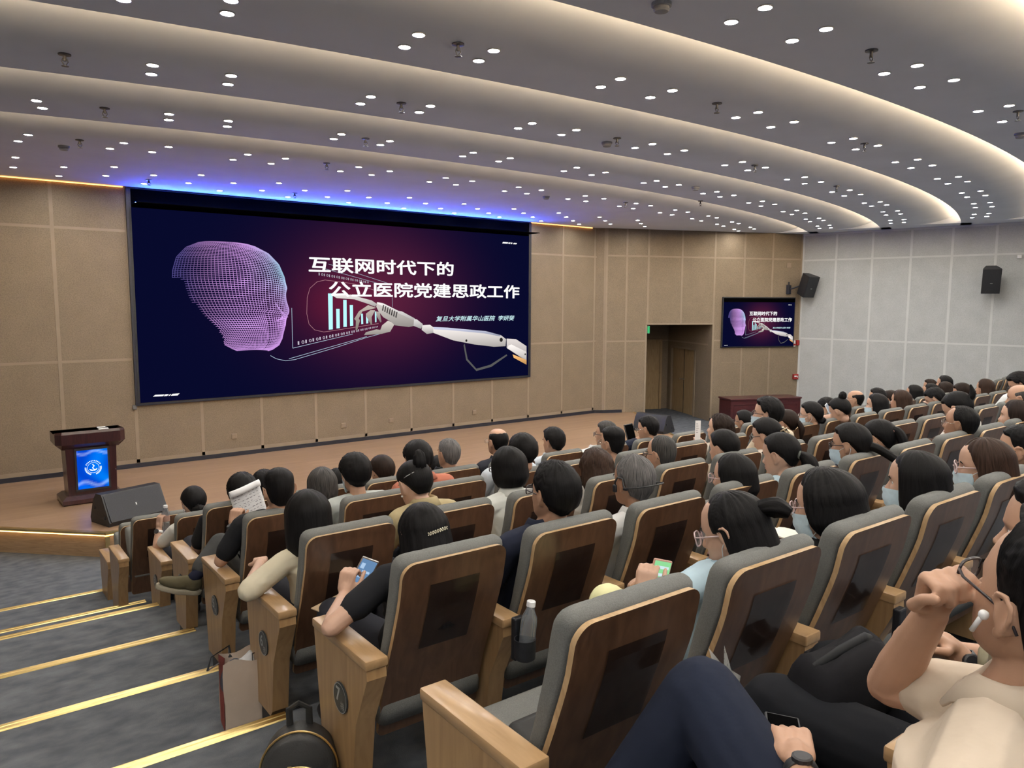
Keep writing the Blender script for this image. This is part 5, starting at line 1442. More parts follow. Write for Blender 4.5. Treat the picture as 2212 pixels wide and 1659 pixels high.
P('a21', 'man with black hair and glasses looking down at a dark tablet', 4, 7, (5.70, 5.10, -1.128), yaw=-20, pitch=10, hair=('short', 'k', {'thick': .016}), glasses='metal', shirt=nav, face=True)
P('a25', 'woman in dark glasses with black hair, behind the person reading a sheet', 4, 10, (7.44, 5.17, -1.237), yaw=-14, hair=('tied', 'k', {}), glasses='dark', shirt=('teal_tee', (.1, .14, .15)), fem=True, face=True, skin='t')
for key, lab, i, pos, hr, kw in [
    ('a35', 'dark-haired man leaning forward, in front of the pale wall between two women', 13, (9.18, 5.20, -1.220), ('short', 'k', {'thick': .024}), dict(pitch=25, yaw=-18)),
    ('a37', 'bald-crowned man in glasses seen in profile against the pale wall', 14, (9.76, 5.07, -1.145), ('bald', 'k', {'hole': .80}), dict(yaw=-22, glasses='metal', face=True)),
    ('a39', 'short-haired man near the pale wall, right of the bald-crowned man', 15, (10.34, 5.07, -1.153), ('short', 'k', {}), dict(yaw=-15)),
    ('a41', 'person with parted dark hair squeezed behind the brown-haired woman', 16, (10.92, 5.20, -1.243), ('short', 'd', {'part': 20}), dict(pitch=20, shirt=crm)),
    ('a44', 'woman with long black hair against the pale wall', 17, (11.50, 5.10, -1.184), ('long', 'k', {}), dict(fem=True, yaw=-15)),
    ('a46', 'woman with smooth black hair behind the man bending forward', 18, (12.08, 5.11, -1.201), ('long', 'k', {}), dict(fem=True, yaw=-12)),
    ('a49', 'dark brown-haired woman between two taller black heads by the pale wall', 19, (12.66, 5.18, -1.221), ('bob', 'd', {}), dict(fem=True, pitch=15, yaw=-10)),
    ('a48', 'black-haired person sitting highest against the pale wall', 20, (12.95, 5.28, -1.141), ('bob', 'k', {'length': .12}), dict(fem=True, yaw=-20))]:
    P(key, lab, 4, i, pos, hair=hr, **{'shirt': wht, **kw})
P('a45', 'person with short dark brown hair in the distance by the pale wall', 3, 22, (14.44, 6.13, -1.361), yaw=-20, hair=('short', 'd', {}), shirt=wht)
# row with plaque 5
def p3legs():
    # left shin crossed out over the aisle
    return [([(1.50, 4.42, -1.66), (1.42, 4.78, -1.52), (1.27, 4.68, -1.615)], [.078, .062, .048]), ([(1.68, 4.42, -1.66), (1.70, 4.87, -1.66), (1.70, 4.87, -2.08)], [.088, .070, .052])]
def p3extra(t, X, AR, base):
    f = lambda p: Vector(p) - base + Vector((0, 0, ZC))
    ank = f((1.245, 4.66, -1.640)); toe = f((1.055, 4.70, -1.665)); d = (toe - ank).normalized()
    b = MB(); b.chain([f((1.30, 4.69, -1.60)), ank, ank + d * .03 - Vector((0, 0, .02))], [.040, .038, .036]); so = mesh_obj('sock', remesh(b, .008), cloth('sock_navy', (.012, .014, .03)), t)
    d = Vector((-.93, .12, .34)).normalized(); up_ = Vector((.30, -.25, .9)); up_ = (up_ - d * up_.dot(d)).normalized(); sd = d.cross(up_)
    R_ = Matrix((sd, d, up_)).transposed()
    ank = f((1.235, 4.66, -1.665)); c = ank + d * .070 - up_ * .055
    b = MB(); b.ell(c + up_ * .004 + d * .035, (.043, .100, .034), R_, 16, 10); b.ell(c - d * .06 + up_ * .012, (.040, .060, .045), R_, 16, 10); b.capsule(ank - up_ * .02, c + d * .03 + up_ * .012, .040, .032)
    sh_ = mesh_obj('shoe', remesh(b, .008), cloth('olive_canvas', (.085, .075, .045)), t)
    b = MB()
    b.loft([[c + d * (q * .138 * (1 if q > 0 else .95)) + sd * (math.copysign(1, w_) * abs(w_) * (.046 if q > 0 else .040)) - up_ * h_ for q, w_ in [(math.sin(2 * PI * k / 24), math.cos(2 * PI * k / 24)) for k in range(24)]] for h_ in (.018, .030, .050)])
    mesh_obj('shoe_sole', remesh(b, .006), cloth('sole', (.33, .30, .23)), t)
P('b3', 'cropped-haired man in black holding up a sheet, leg in the aisle', 5, 0, (1.58, 4.19, -.954), yaw=4, pitch=4, hair=('fade', 'k', {'thick': .016}), shirt=blk, voxel=.0055, skin='m', legs=p3legs(), trousers=('grey_jeans', (.045, .048, .05)), sleeve=.75,
  arms={'L': dict(e=W(1.285, 4.33, -1.475), w=W(1.44, 4.58, -1.365), d=(.25, .15, .9), n=(.6, .6, -.3), t=1, c=.85)}, extra=multi(watch('L'), p3extra))
P('b7', 'man with thick black hair and a face mask, in a pale grey T-shirt', 5, 1, (2.16, 4.41, -.969), yaw=2, pitch=8, hair=('short', 'k', {'thick': .026}), mask='on', shirt=('pale_grey_tee', (.42, .45, .43)), skin='m')
P('b9', 'black-haired man in a salmon pink shirt', 5, 2, (2.66, 4.47, -.950), yaw=6, pitch=12, hair=('short', 'k', {'thick': .024}), shirt=('salmon_shirt', (.42, .15, .10)), collar=True, skin='t')
P('b13', 'person with flat black hair looking down, between the white-shirted woman and the stage', 5, 3, (3.32, 4.14, -.926), yaw=8, pitch=14, hair=('short', 'k', {'thick': .026}), shirt=('pale_blue_shirt', (.5, .55, .6)))
P('b20', 'man in glasses with shaved sides and black hair on top', 5, 5, (4.48, 4.37, -1.023), yaw=-10, hair=('fade', 'k', {'thick': .028}), glasses='metal', shirt=('grey_tee', (.2, .2, .21)), face=True, voxel=.0065)
P('b24', 'woman with short wavy dark hair reading a raised sheet', 5, 7, (5.64, 4.17, -.992), yaw=-22, hair=('curly', 'd', {'length': .09, 'amp': .0018, 'open': 68}), shirt=('cream_knit', (.55, .5, .42)), fem=True, face=True, skin='l',
  arms={'R': dict(S=W(5.80, 4.22, -1.24), e=W(5.93, 4.34, -1.44), w=W(5.80, 4.45, -1.33), d=(-.5, .2, .6), n=(-.4, .3, -.5), t=1, c=.8)})
P('b27', 'woman with a dark low ponytail in front of the red desk', 5, 8, (6.50, 4.06, -1.023), yaw=-6, pitch=8, hair=('tied', 'd', {}), tail=[PONY(top=.0, drop=.16)], shirt=blk, fem=True)
P('b34', 'woman with sleek low-tied black hair and a mask, beside the red desk', 5, 9, (6.95, 4.07, -.982), yaw=-20, pitch=6, hair=('tied', 'k', {}), tail=[BUN(-.06, -.10, .03)], mask='on', glasses='metal', shirt=nav, fem=True, face=True, skin='l')
P('b36', 'woman with a messy black top bun bending over her phone', 5, 10, (7.41, 4.06, -.985), yaw=-8, pitch=24, hair=('tied', 'k', {}), tail=[TOPBUN], shirt=blk, fem=True, skin='l')
P('b40', 'woman with straight black hair and a patterned mask', 5, 12, (8.54, 4.20, -1.016), yaw=-25, pitch=4, hair=('long', 'k', {'length': .3, 'open': 62}), mask='on', shirt=blk, fem=True, face=True, skin='l')
P('b42', 'woman with glossy brown shoulder-length hair', 5, 13, (9.12, 4.19, -1.012), yaw=-2, hair=('long', 'b', {'length': .26, 'open': 80}), shirt=('beige_tee', (.4, .33, .25)), fem=True)
P('b47', 'man in a black T-shirt bending his head far down over his lap', 5, 14, (9.70, 4.13, -1.040), yaw=-16, pitch=36, hair=('short', 'k', {'thick': .022}), shirt=blk, face=True, skin='l')
P('b50', 'woman with dark brown hair in a low tail near the pale wall', 5, 16, (10.86, 4.23, -1.054), yaw=-10, pitch=15, hair=('tied', 'd', {}), tail=[PONY(top=-.02, drop=.12)], shirt=wht, fem=True)
P('b53', 'woman with a smooth reddish-brown bob near the far right seats', 5, 17, (11.44, 4.14, -1.013), yaw=5, hair=('bob', 'b', {'length': .2, 'open': 85, 'tuck': .05}), shirt=blk, fem=True)
# row with plaque 6
P('c4', 'woman with a black bob in a cream shirt at the aisle', 6, 0, (1.45, 3.48, -.913), yaw=8, pitch=6, hair=('bob', 'k', {'length': .19, 'open': 78, 'tuck': .05, 'amp': .002, 'thick': .028}), shirt=('cream_blouse', (.60, .54, .40)), fem=True, voxel=.0065, sleeve=.98, skin='l',
  arms={'L': dict(e=W(1.135, 3.42, -1.335), w=W(1.28, 3.68, -1.31))})
P('c10', 'woman with a black updo and pearl earring in a sand-coloured collared shirt', 6, 1, (2.02, 3.46, -.850), yaw=-2, pitch=24, hair=('tied', 'k', {'thick': .014}), tail=[dict(TOPBUN, p=[(0, -.08, .06), (0, -.10, .10), (.004, -.105, .14), (0, -.10, .165)], r=[.03, .034, .028, .01])], shirt=('sand_shirt', (.40, .33, .19)), collar=True, fem=True, face=True, skin='l', voxel=.0065, extra=multi(earring, pin))
P('c15', 'person with a short black bob and glasses in a white blouse', 6, 2, (2.67, 3.46, -.839), yaw=0, pitch=6, hair=('bob', 'k', {'length': .12, 'open': 70, 'tuck': .25}), glasses='dark', shirt=('white_blouse', (.66, .67, .62)), fem=True, collar=True, skin='l')
P('c18', 'woman with curly brown hair resting a hand on her face', 6, 3, (3.25, 3.33, -.897), yaw=4, pitch=8, hair=('curly', 'b', {'length': .15, 'flare': .22, 'open': 80}), shirt=('lace_white', (.58, .56, .52)), fem=True, skin='l',
  arms={'L': dict(S=W(3.10, 3.36, -1.16), e=W(3.00, 3.62, -1.28), w=W(3.10, 3.50, -1.10), d=(.3, -.2, .6), n=(.6, -.5, -.2), t=1, c=.9)})
P('c22', 'man with cropped greying hair and dark-rimmed glasses', 6, 4, (3.83, 3.29, -.875), yaw=-8, pitch=2, hair=('fade', 's', {'thick': .009, 'front': .40}), glasses='dark', shirt=('grey_shirt', (.25, .24, .24)), face=True, skin='m', voxel=.0065)
P('c28', 'woman with a small low black bun, beside the claw-clip woman', 6, 5, (4.41, 3.24, -.895), yaw=-4, pitch=8, hair=('tied', 'k', {}), tail=[BUN(-.055, -.105, .028)], shirt=('beige_tee', (.4, .33, .25)), fem=True, skin='l')
P('c29', 'woman in dark glasses with hair held up by a claw clip', 6, 6, (4.99, 3.30, -.874), yaw=-14, pitch=14, hair=('tied', 'k', {}), tail=[BUN(.0, -.115, .036)], glasses='dark', shirt=('cream_tee', (.58, .52, .44)), fem=True, face=True, skin='l', extra=clawclip)
P('c26', 'tall man in a blue mask, glasses and cream polo shirt', 6, 7, (5.29, 3.46, -.740), yaw=-24, pitch=0, hair=('short', 'k', {'thick': .026}), mask='on', glasses='dark', shirt=('cream_polo', (.55, .47, .35)), collar=True, face=True, skin='l')
P('c54', 'man with black hair and glasses bending down, beside the wing seats', 6, 14, (9.63, 3.21, -.767), yaw=-22, pitch=30, hair=('short', 'k', {'thick': .03}), glasses='dark', shirt=wht, face=True, skin='m')
# row with plaque 7
P('d16', 'woman with a pearl clip in long black hair, looking at her phone', 7, 0, (1.49, 2.48, -.772), yaw=6, pitch=14, hair=('long', 'k', {'length': .36, 'open': 80, 'amp': .0018, 'thick': .016}), shirt=blk, fem=True, voxel=.005, skin='l', sleeve=.60,
  arms={'L': dict(S=W(1.34, 2.46, -1.035), e=W(1.105, 2.46, -1.165), w=W(1.305, 2.77, -1.19), d=(.22, .08, .8), n=(.75, .5, -.1), t=1, c=.85)}, extra=hairclip)
P('d17', 'man with thick cropped black hair and glasses in a navy polo shirt', 7, 1, (2.05, 2.33, -.658), yaw=-4, pitch=-2, hair=('short', 'k', {'thick': .024, 'front': .50}), glasses='dark', shirt=nav, collar=True, face=True, voxel=.0055, skin='m')
P('d23', 'grey-haired man with a thinning crown wearing a black neckband headset', 7, 2, (2.63, 2.43, -.717), yaw=0, pitch=2, hair=('short', 'g', {'thick': .014, 'front': .42}), shirt=('white_polo', (.6, .6, .58)), collar=True, face=True, voxel=.0055, skin='t', extra=headset)
P('d31', 'woman with sleek black hair and cat-eye glasses, leaning back low in her seat', 7, 3, (3.21, 2.29, -.754), yaw=-8, pitch=4, hair=('bob', 'k', {'length': .13, 'open': 72, 'tuck': .3, 'thick': .018}), glasses='clear', shirt=('patterned_blouse', (.28, .27, .25)), fem=True, face=True, skin='l', voxel=.0065)
P('d30', 'woman with a low ponytail in a grey tie and a light blue shirt', 7, 4, (3.79, 2.41, -.733), yaw=-8, pitch=12, hair=('tied', 'k', {'thick': .013}), tail=[dict(n='ponytail', p=[(0, -.085, .0), (0, -.125, -.005), (0, -.160, -.04), (0, -.165, -.10), (0, -.14, -.15)], r=[.018, .022, .042, .044, .012])], shirt=('light_blue_shirt', (.42, .55, .62)), fem=True, face=True, skin='l', voxel=.0065, extra=scrunchie(-.003, -.120, (.10, .11, .10)))
P('d57', 'masked woman whose long straight ponytail lies over the seat back', 7, 5, (4.37, 2.30, -.723), yaw=-12, pitch=6, hair=('tied', 'k', {}), tail=[dict(n='ponytail', p=[(0, -.08, .0), (.01, -.14, -.01), (.02, -.22, -.06), (.03, -.30, -.13), (.03, -.34, -.17)], r=[.03, .026, .024, .02, .006])], mask='on', glasses='dark', shirt=nav, fem=True, face=True, skin='m', voxel=.0065)
P('d58', 'woman with a high ponytail held by a pink tie, head bowed', 7, 6, (4.95, 2.42, -.767), yaw=0, pitch=12, hair=('tied', 'k', {'thick': .015}), tail=[PONY(top=.04, drop=.22, r=.03)], glasses='metal', shirt=blk, fem=True, skin='m', voxel=.0065, extra=scrunchie(.048, -.118, (.52, .30, .25)))
P('d52', 'man with glasses and a receding hairline leaning his head back on the seat', 7, 7, (5.72, 2.20, -.710), yaw=-6, pitch=-2, hair=('short', 'k', {'thick': .012, 'front': .36}), glasses='metal', shirt=('brown_shirt', (.08, .05, .04)), collar=True, face=True, skin='t', voxel=.0065)
P('d51', 'woman in white bending forward with her black hair in a tied knot', 7, 8, (6.11, 2.45, -.679), yaw=-6, pitch=34, hair=('tied', 'k', {'thick': .013}), tail=[dict(n='ponytail', p=[(0, -.09, .03), (.0, -.13, .04), (.0, -.155, .07), (.0, -.17, .12)], r=[.02, .024, .018, .004])], shirt=('white_tee', (.66, .64, .58)), fem=True, face=True, skin='l', extra=scrunchie(.035, -.118, (.02, .02, .02)))
P('d56', 'dark-haired woman facing the stage, just below the bald man', 7, 9, (6.72, 2.20, -.743), yaw=-12, hair=('long', 'd', {'length': .3, 'open': 70}), shirt=blk, fem=True, face=True, skin='l')
P('d55', 'bald man in a pale pink shirt behind the dark-haired woman', 7, 10, (7.27, 2.36, -.668), yaw=-10, pitch=4, hair=('bald', 's', {'hole': .85}), shirt=('pale_pink_shirt', (.62, .52, .54)), collar=True, face=True, skin='m')
# last row before the viewer
P('e32', 'woman with half-tied black hair and clear glasses, blue mask hanging under her chin', 8, 1, (1.95, 1.42, -.585), yaw=-14, pitch=18, hair=('long', 'k', {'length': .17, 'open': 84, 'thick': .013, 'amp': .0016, 'front': .5}), tail=[dict(n='ponytail', p=[(0, -.085, .055), (0, -.12, .062), (.01, -.155, .055), (.02, -.185, .03)], r=[.018, .024, .030, .016], amp=.16)],
  glasses='clear', mask='chin', shirt=('light_blue_shirt', (.42, .55, .62)), fem=True, face=True, voxel=.005, skin='l',
  legs=[([(1.86, 1.58, -1.19), (1.80, 1.76, -1.02), (1.82, 1.90, -1.45)], [.085, .060, .048]), ([(2.02, 1.58, -1.19), (2.06, 2.02, -1.17), (2.06, 2.02, -1.62)], [.085, .068, .052])], trousers=('yellow_cotton', (.70, .68, .38)),
  arms={'L': dict(e=W(1.80, 1.62, -1.10), w=W(1.865, 1.66, -.985), d=(.20, .05, .8), n=(.75, .45, -.1), t=1, c=.75), 'R': dict(e=W(2.22, 1.50, -1.10), w=W(2.04, 1.70, -1.0))})
P('e33', 'person with a black bowl cut, pink glasses and mask, reading', 8, 2, (2.53, 1.43, -.584), yaw=-10, pitch=10, hair=('bob', 'k', {'length': .115, 'open': 66, 'tuck': .35, 'thick': .032, 'front': .62}), glasses='clear', mask='on', shirt=('black_tee', (.012, .013, .016)), fem=True, face=True, voxel=.005, skin='l')
P('e59', 'woman with long straight black hair and a blue mask', 8, 3, (3.11, 1.36, -.582), yaw=-14, pitch=4, hair=('long', 'k', {'length': .19, 'open': 50, 'thick': .020}), mask='on', shirt=blk, fem=True, face=True, voxel=.0055, skin='l')
P('e60', 'woman with loose dark brown hair, round glasses and a blue mask', 8, 4, (3.69, 1.33, -.587), yaw=-22, pitch=6, hair=('long', 'b', {'length': .18, 'open': 66, 'thick': .018, 'part': -20}), glasses='clear', mask='on', shirt=('beige_tee', (.4, .33, .25)), fem=True, face=True, voxel=.0055, skin='l')
P('e61', 'cropped-haired man in dark glasses, behind the masked brown-haired woman', 8, 5, (4.30, 1.37, -.598), yaw=-10, hair=('fade', 'k', {'thick': .014}), glasses='dark', shirt=('grey_tee', (.2, .2, .21)), face=True, voxel=.006, skin='m')
# the two men beside the viewer
def f62(t, X, AR, base):
    f = lambda p: Vector(p) - base + Vector((0, 0, ZC))
    b = MB(); b.rbox((-.092, .012, -.012), (.013, .013, .014), .005); b.tube([(-.094, .012, -.012), (-.094, .022, -.045)], .0038, 8); o = b.build('earbud', M['white_plastic'], t, smooth=True); o.matrix_local = X
    sp = AR[0][0]
    nk = X @ Vector((0, -.03, -.13))
    b = MB(); pts = [nk + Vector((-.075, .02, -.05)), nk + Vector((-.105, .075, -.10)), nk + Vector((-.09, .135, -.20)), nk + Vector((-.05, .15, -.32))]
    b.tube(pts, .009, 6, flat=.25); b.build('lanyard', cloth('lanyard_blue', (.16, .18, .36)), t)
P('f62', 'man in a cream polo with an earbud and glasses, fist against his face', 9, 0, (1.240, .340, -.318), headc=(1.274, .362, -.440), yaw=24, pitch=-12, hair=('fade', 'k', {'thick': .022, 'quiff': .018, 'front': .40}), glasses='dark', shirt=('cream_polo_near', (.56, .47, .37)), collar=True, face=True, voxel=.0038, skin='m', cvox=.006, sleeve=.70,
  legs=[([(1.20, .56, -1.09), (1.31, .99, -.86), (1.16, 1.16, -1.22)], [.095, .078, .058]), ([(1.38, .56, -1.09), (1.42, 1.02, -1.06), (1.42, 1.02, -1.46)], [.095, .078, .056])], trousers=('navy_trousers', (.010, .014, .028)),
  arms={'L': dict(S=W(1.03, .36, -.66), e=W(1.07, .56, -.87), w=W(1.275, .735, -.875), d=(.62, .55, .12), n=(.1, .05, -1), t=-1, c=.45, th=.2),
        'R': dict(S=W(1.385, .37, -.65), e=W(1.385, .625, -.705), w=W(1.290, .520, -.505), d=(-.26, -.20, .62), n=(-.45, -.80, -.35), t=1, c=1.15, th=.9)}, extra=multi(f62, watch('L')))
P('f63', 'person in black trousers and big watch, black bag on lap', 9, 1, (1.87, .52, -.36), yaw=-5, hair=('short', 'k', {}), shirt=('olive_shirt', (.2, .18, .12)), voxel=.0055, skin='m',
  legs=[([(1.78, .58, -1.09), (1.62, 1.00, -1.0), (1.62, 1.02, -1.46)], [.095, .080, .06]), ([(1.95, .58, -1.09), (1.98, 1.04, -1.03), (1.98, 1.04, -1.46)], [.095, .08, .06])], trousers=('black_trousers', (.008, .009, .012)),
  arms={'L': dict(e=W(1.90, .60, -.93), w=W(1.86, .70, -.80), d=(-.5, .35, .35), n=(-.4, .2, -.6), t=-1, c=.5), 'R': dict(e=W(2.20, .60, -.92), w=W(2.02, .78, -.88))}, extra=watch('L'))
# ------------------------------------------------------------------ seats: everyone above sits down, the rest of each row stays folded
TAKEN = {(3, 0), (4, 0), (3, 1), (5, 0), (6, 0), (4, 1), (3, 2), (5, 1), (4, 2), (5, 2), (6, 1), (4, 3), (3, 4), (4, 4), (5, 3), (4, 5), (6, 2), (7, 0), (7, 1), (6, 3), (4, 6), (5, 5), (4, 7), (6, 4), (7, 2), (5, 7), (4, 10), (6, 7), (5, 8), (6, 5), (6, 6), (7, 4), (7, 3), (8, 1), (8, 2), (5, 9), (4, 13), (5, 10), (4, 14), (4, 15), (5, 12), (4, 16), (5, 13), (4, 17), (4, 18), (5, 14), (4, 20), (4, 19), (5, 16), (7, 8), (7, 7), (5, 17), (6, 14), (7, 10), (7, 9), (7, 5), (7, 6), (8, 3), (8, 4), (8, 5), (9, 0), (9, 1), (8, 0)}
for r in range(1, 10):
    for i in range(NSEAT[r]):
        make_seat(r, i, (r, i) not in TAKEN)
make_seat(3, 22, False)
# wing block near the pale wall: its rows are turned towards the stage
for k in range(5):
    t = thing('auditorium_seat', 'wood-backed grey seat of the far wing, ' + ['lowest, next to the brown bob', 'second up the slope', 'third up the slope', 'fourth up the slope', 'highest, above the bending man'][k], 'seat', (14.3 + 1.9 + .45 * k, 5.62 + .02 * k, FH[4] - .11 + .025 * k), math.radians(10), 'wing seats by the pale wall')
    for nm, key in (('back_panel', 'bp'), ('back_cushion', 'bc'), ('document_sleeve', 'pk'), ('seat_cushion', 'sf'), ('armrest', 'at'), ('end_panel', 'as'), ('foot', 'af')): link(nm, seat_meshes[key], t)
# ------------------------------------------------------------------ things people brought
kraft = mat('kraft_paper', (.42, .31, .20), .8, noise=.06, nscale=8); paper = mat('white_paper', (.72, .72, .72), .8, noise=.02); ink = mat('grey_ink', (.16, .16, .18), .8, noise=.05)
def rel(p): return Vector((p[0], p[1], p[2] + ZC))
def slab(b, c, ux, uy, w, h, t, r=.008):
    ux = Vector(ux).normalized(); uy = Vector(uy); uy = (uy - ux * uy.dot(ux)).normalized(); uz = ux.cross(uy)
    R = Matrix((ux, uy, uz)).transposed()
    b.rbox(c, (w, h, t), r, R)
    return R
def phone(name_label, c, ux, uy, body_m, scr, hint):
    """c centre; ux across, uy up the screen; the screen faces ux x uy"""
    t = thing('phone', name_label, 'phone', rel(c))
    b = MB(); R = slab(b, (0, 0, 0), ux, uy, .074, .154, .009, .009); auto(b.build('case', body_m, t), 40)
    b = MB(); b.prism([(-.032, -.071), (.032, -.071), (.032, .071), (-.032, .071)], lambda x, y, d: R @ Vector((x, y, d)), .0040, .0052); b.build('screen', scr, t)
    if hint:
        b = MB()
        for k, (x0, x1, y0, y1) in enumerate(hint): b.prism([(x0, y0), (x1, y0), (x1, y1), (x0, y1)], lambda x, y, d: R @ Vector((x, y, d)), .0052, .0056)
        b.build('screen_content', hint_m[scr.name], t)
    return t
scr_blue = emit('phone_screen_blue', (.10, .19, .33), 1.0); scr_green = emit('phone_screen_green', (.22, .55, .25), 1.0); scr_white = emit('phone_screen_grey', (.25, .27, .3), 1.0)
hint_m = {'phone_screen_blue': emit('phone_haze', (.32, .45, .62), 1.0), 'phone_screen_green': emit('phone_bubble', (.50, .62, .66), 1.0), 'phone_screen_grey': emit('phone_grey2', (.1, .1, .1), 1.0)}
rose = mat('rose_case', (.50, .28, .21), .5, noise=.05); silver = mat('silver_case', (.45, .43, .40), .3, metal=.6, noise=.05)
phone('silver phone with a blue picture, held by the pearl-clip woman', (1.420, 2.82, -1.135), (.80, -.38, -.40), (-.28, -.20, .90), silver, scr_blue, [(-.02, .0, -.03, -.01), (.0, .022, .0, .012), (-.026, -.01, .02, .05), (.005, .03, -.06, -.045), (-.012, .002, .004, .012)])
phone('rose-cased phone with a green chat, held by the clear-glasses woman', (1.935, 1.66, -.945), (.85, -.30, -.25), (-.18, .10, .95), rose, scr_green, [(-.028, .026, .045, .055), (-.02, .012, .02, .03), (-.026, -.018, .0, .014)])
phone('phone held flat by the woman with the messy top bun', (7.64, 4.25, -1.14), (.8, .2, .2), (-.3, .3, .8), M['white_plastic'], scr_white, None)
phone('dark phone held on the crossed knee by the man in the cream polo', (1.385, .83, -.915), (.6, -.7, -.1), (.7, .65, .18), M['black'], M['screen_black'], None)
t = thing('tablet', 'black tablet held by the man with black hair near the second monitor speaker', 'tablet', rel((5.72, 5.32, -1.36)))
b = MB(); R = slab(b, (0, 0, 0), (.9, .2, .0), (.0, .3, .95), .17, .24, .010); b.build('case', M['black'], t)
b = MB(); b.prism([(-.075, -.11), (.075, -.11), (.075, .11), (-.075, .11)], lambda x, y, d: R @ Vector((x, y, d)), .005, .0056); b.build('screen', M['screen_black'], t)
# sheet of paper, top edge rolled over
t = thing('paper_sheet', 'white printed form with a rolled top edge, held up before the cropped-haired man', 'paper', rel((1.60, 4.78, -1.27)))
b = MB(); rows = []
ex = Vector((.93, .12, .22)).normalized(); ey = Vector((-.22, .10, .97)).normalized(); ez = Vector((-.1, -1, .1))
for k in range(22):
    v = -.13 + .21 * min(k, 13) / 13
    dz = 0; vv = v
    if k > 13: a_ = (k - 13) / 8 * 4.6; vv = v + .022 * math.sin(a_); dz = .022 * (1 - math.cos(a_))
    rows.append([ex * (-.105 + .21 * j / 8) + ey * vv + ez * (dz + .012 * math.sin(j * .6)) for j in range(9)])
b.loft(rows, False, False, closed=False); o = b.build('sheet', paper, t, smooth=True, fixn=False); sm = o.modifiers.new('s', 'SOLIDIFY'); sm.thickness = .0006
b = MB()
for k in range(9):
    v = -.11 + .02 * k
    for j in range(7):
        x0 = -.09 + .027 * j
        if (k * 7 + j * 3) % 5 == 0: continue
        w_ = .008 + .012 * ((k * 5 + j * 7) % 4) / 4
        for z_ in (.0016,):
            b.quad(*[ex * x + ey * y + ez * (.012 * math.sin((x + .105) / .21 * 8 * .6) + z_) for x, y in ((x0, v), (x0 + w_, v), (x0 + w_, v + .0035), (x0, v + .0035))])
for k in range(6):
    v = -.115 + .032 * k
    for j in range(8): 
        x0, x1 = -.098 + .0245 * j, -.098 + .0245 * (j + 1)
        b.quad(*[ex * x + ey * y + ez * (.012 * math.sin((x + .105) / .21 * 8 * .6) + .0014) for x, y in ((x0, v), (x1, v), (x1, v + .001), (x0, v + .001))])
b.build('printed_table', ink, t, fixn=False)
t = thing('paper_sheet', 'narrow white sheet of notes held up by the wavy-haired woman', 'paper', rel((5.655, 4.42, -1.18)))
b = MB(); R = slab(b, (0, 0, 0), (.95, .25, -.12), (.2, .1, .95), .125, .185, .0015, .0005); b.build('sheet', paper, t)
b = MB()
for k in range(5): b.prism([(-.04, .06 - .02 * k), (-.005 + .012 * (k % 3), .06 - .02 * k), (-.005 + .012 * (k % 3), .064 - .02 * k), (-.04, .064 - .02 * k)], lambda x, y, d: R @ Vector((x, y, d)), .0008, .0014)
b.build('handwriting', ink, t)
# bottle being drunk from
bot = mat('clear_plastic', (.85, .9, .95), .06, trans=.85, noise=.01, spec=.5); cap_m = mat('white_cap', (.8, .8, .8), .4, noise=.02); water_m = mat('tea_label', (.34, .2, .16), .5, noise=.2, nscale=30)
def bottle(lab, c, ax, s=1.0, label=True):
    t = thing('water_bottle', lab, 'bottle', rel(c))
    q = Vector(ax).normalized().to_track_quat('Z', 'Y').to_matrix()
    b = MB(); b.lathe([(.018 * s, 0), (.030 * s, .006), (.032 * s, .02), (.030 * s, .07), (.032 * s, .078), (.032 * s, .14), (.030 * s, .155), (.016 * s, .185), (.0145 * s, .20)], (0, 0, 0), 22, q); b.build('bottle_body', bot, t, smooth=True)
    b = MB(); b.lathe([(.0165 * s, .194), (.0175 * s, .197), (.0175 * s, .214), (.015 * s, .217)], (0, 0, 0), 18, q); cp = b.build('cap', cap_m, t)
    if label: b = MB(); b.lathe([(.0322 * s, .085), (.0326 * s, .088), (.0326 * s, .13), (.0322 * s, .133)], (0, 0, 0), 22, q); b.build('label_band', water_m, t, smooth=True)
    else:
        b = MB(); b.prism([(-.007, -.004), (.007, -.004), (.007, .0), (-.007, .0)], lambda x, y, d: q @ Vector((x, y + .002, d)), .217 * s, .2176 * s); b.build('cap_mark', M['red_plastic'], cp)
    return t
bottle('small bottle in the hand of the woman with the mask under her chin', (1.50, 6.50, -1.88), (.05, .1, 1))
bottle('clear water bottle with a white cap standing in the cup holder', (1.748, 2.145, -1.345), (.14, .0, 1), .98, False)
def cup_holder(lab, c):
    t = thing('cup_holder', lab, 'cup holder', rel(c))
    b = MB(); o_, n = [], 24
    prof_ = [(.036, 0), (.040, .004), (.042, .075), (.0425, .08), (.039, .08), (.0385, .006), (.001, .005)]
    b.lathe(prof_, n=24); auto(b.build('cup', M['black'], t), 40)
    b = MB(); b.rbox((.01, .055, .06), (.05, .03, .17), .006); b.build('bracket', M['black'], t)
    return t
cup_holder('black cup holder holding the clear water bottle', (1.748, 2.145, -1.352))
cup_holder('empty black cup holder behind the armrest, in front of the black lap bag', (2.205, 1.195, -1.262))
cup_holder('empty black cup holder behind the third armrest, beside the raised elbow', (2.785, 1.185, -1.262))
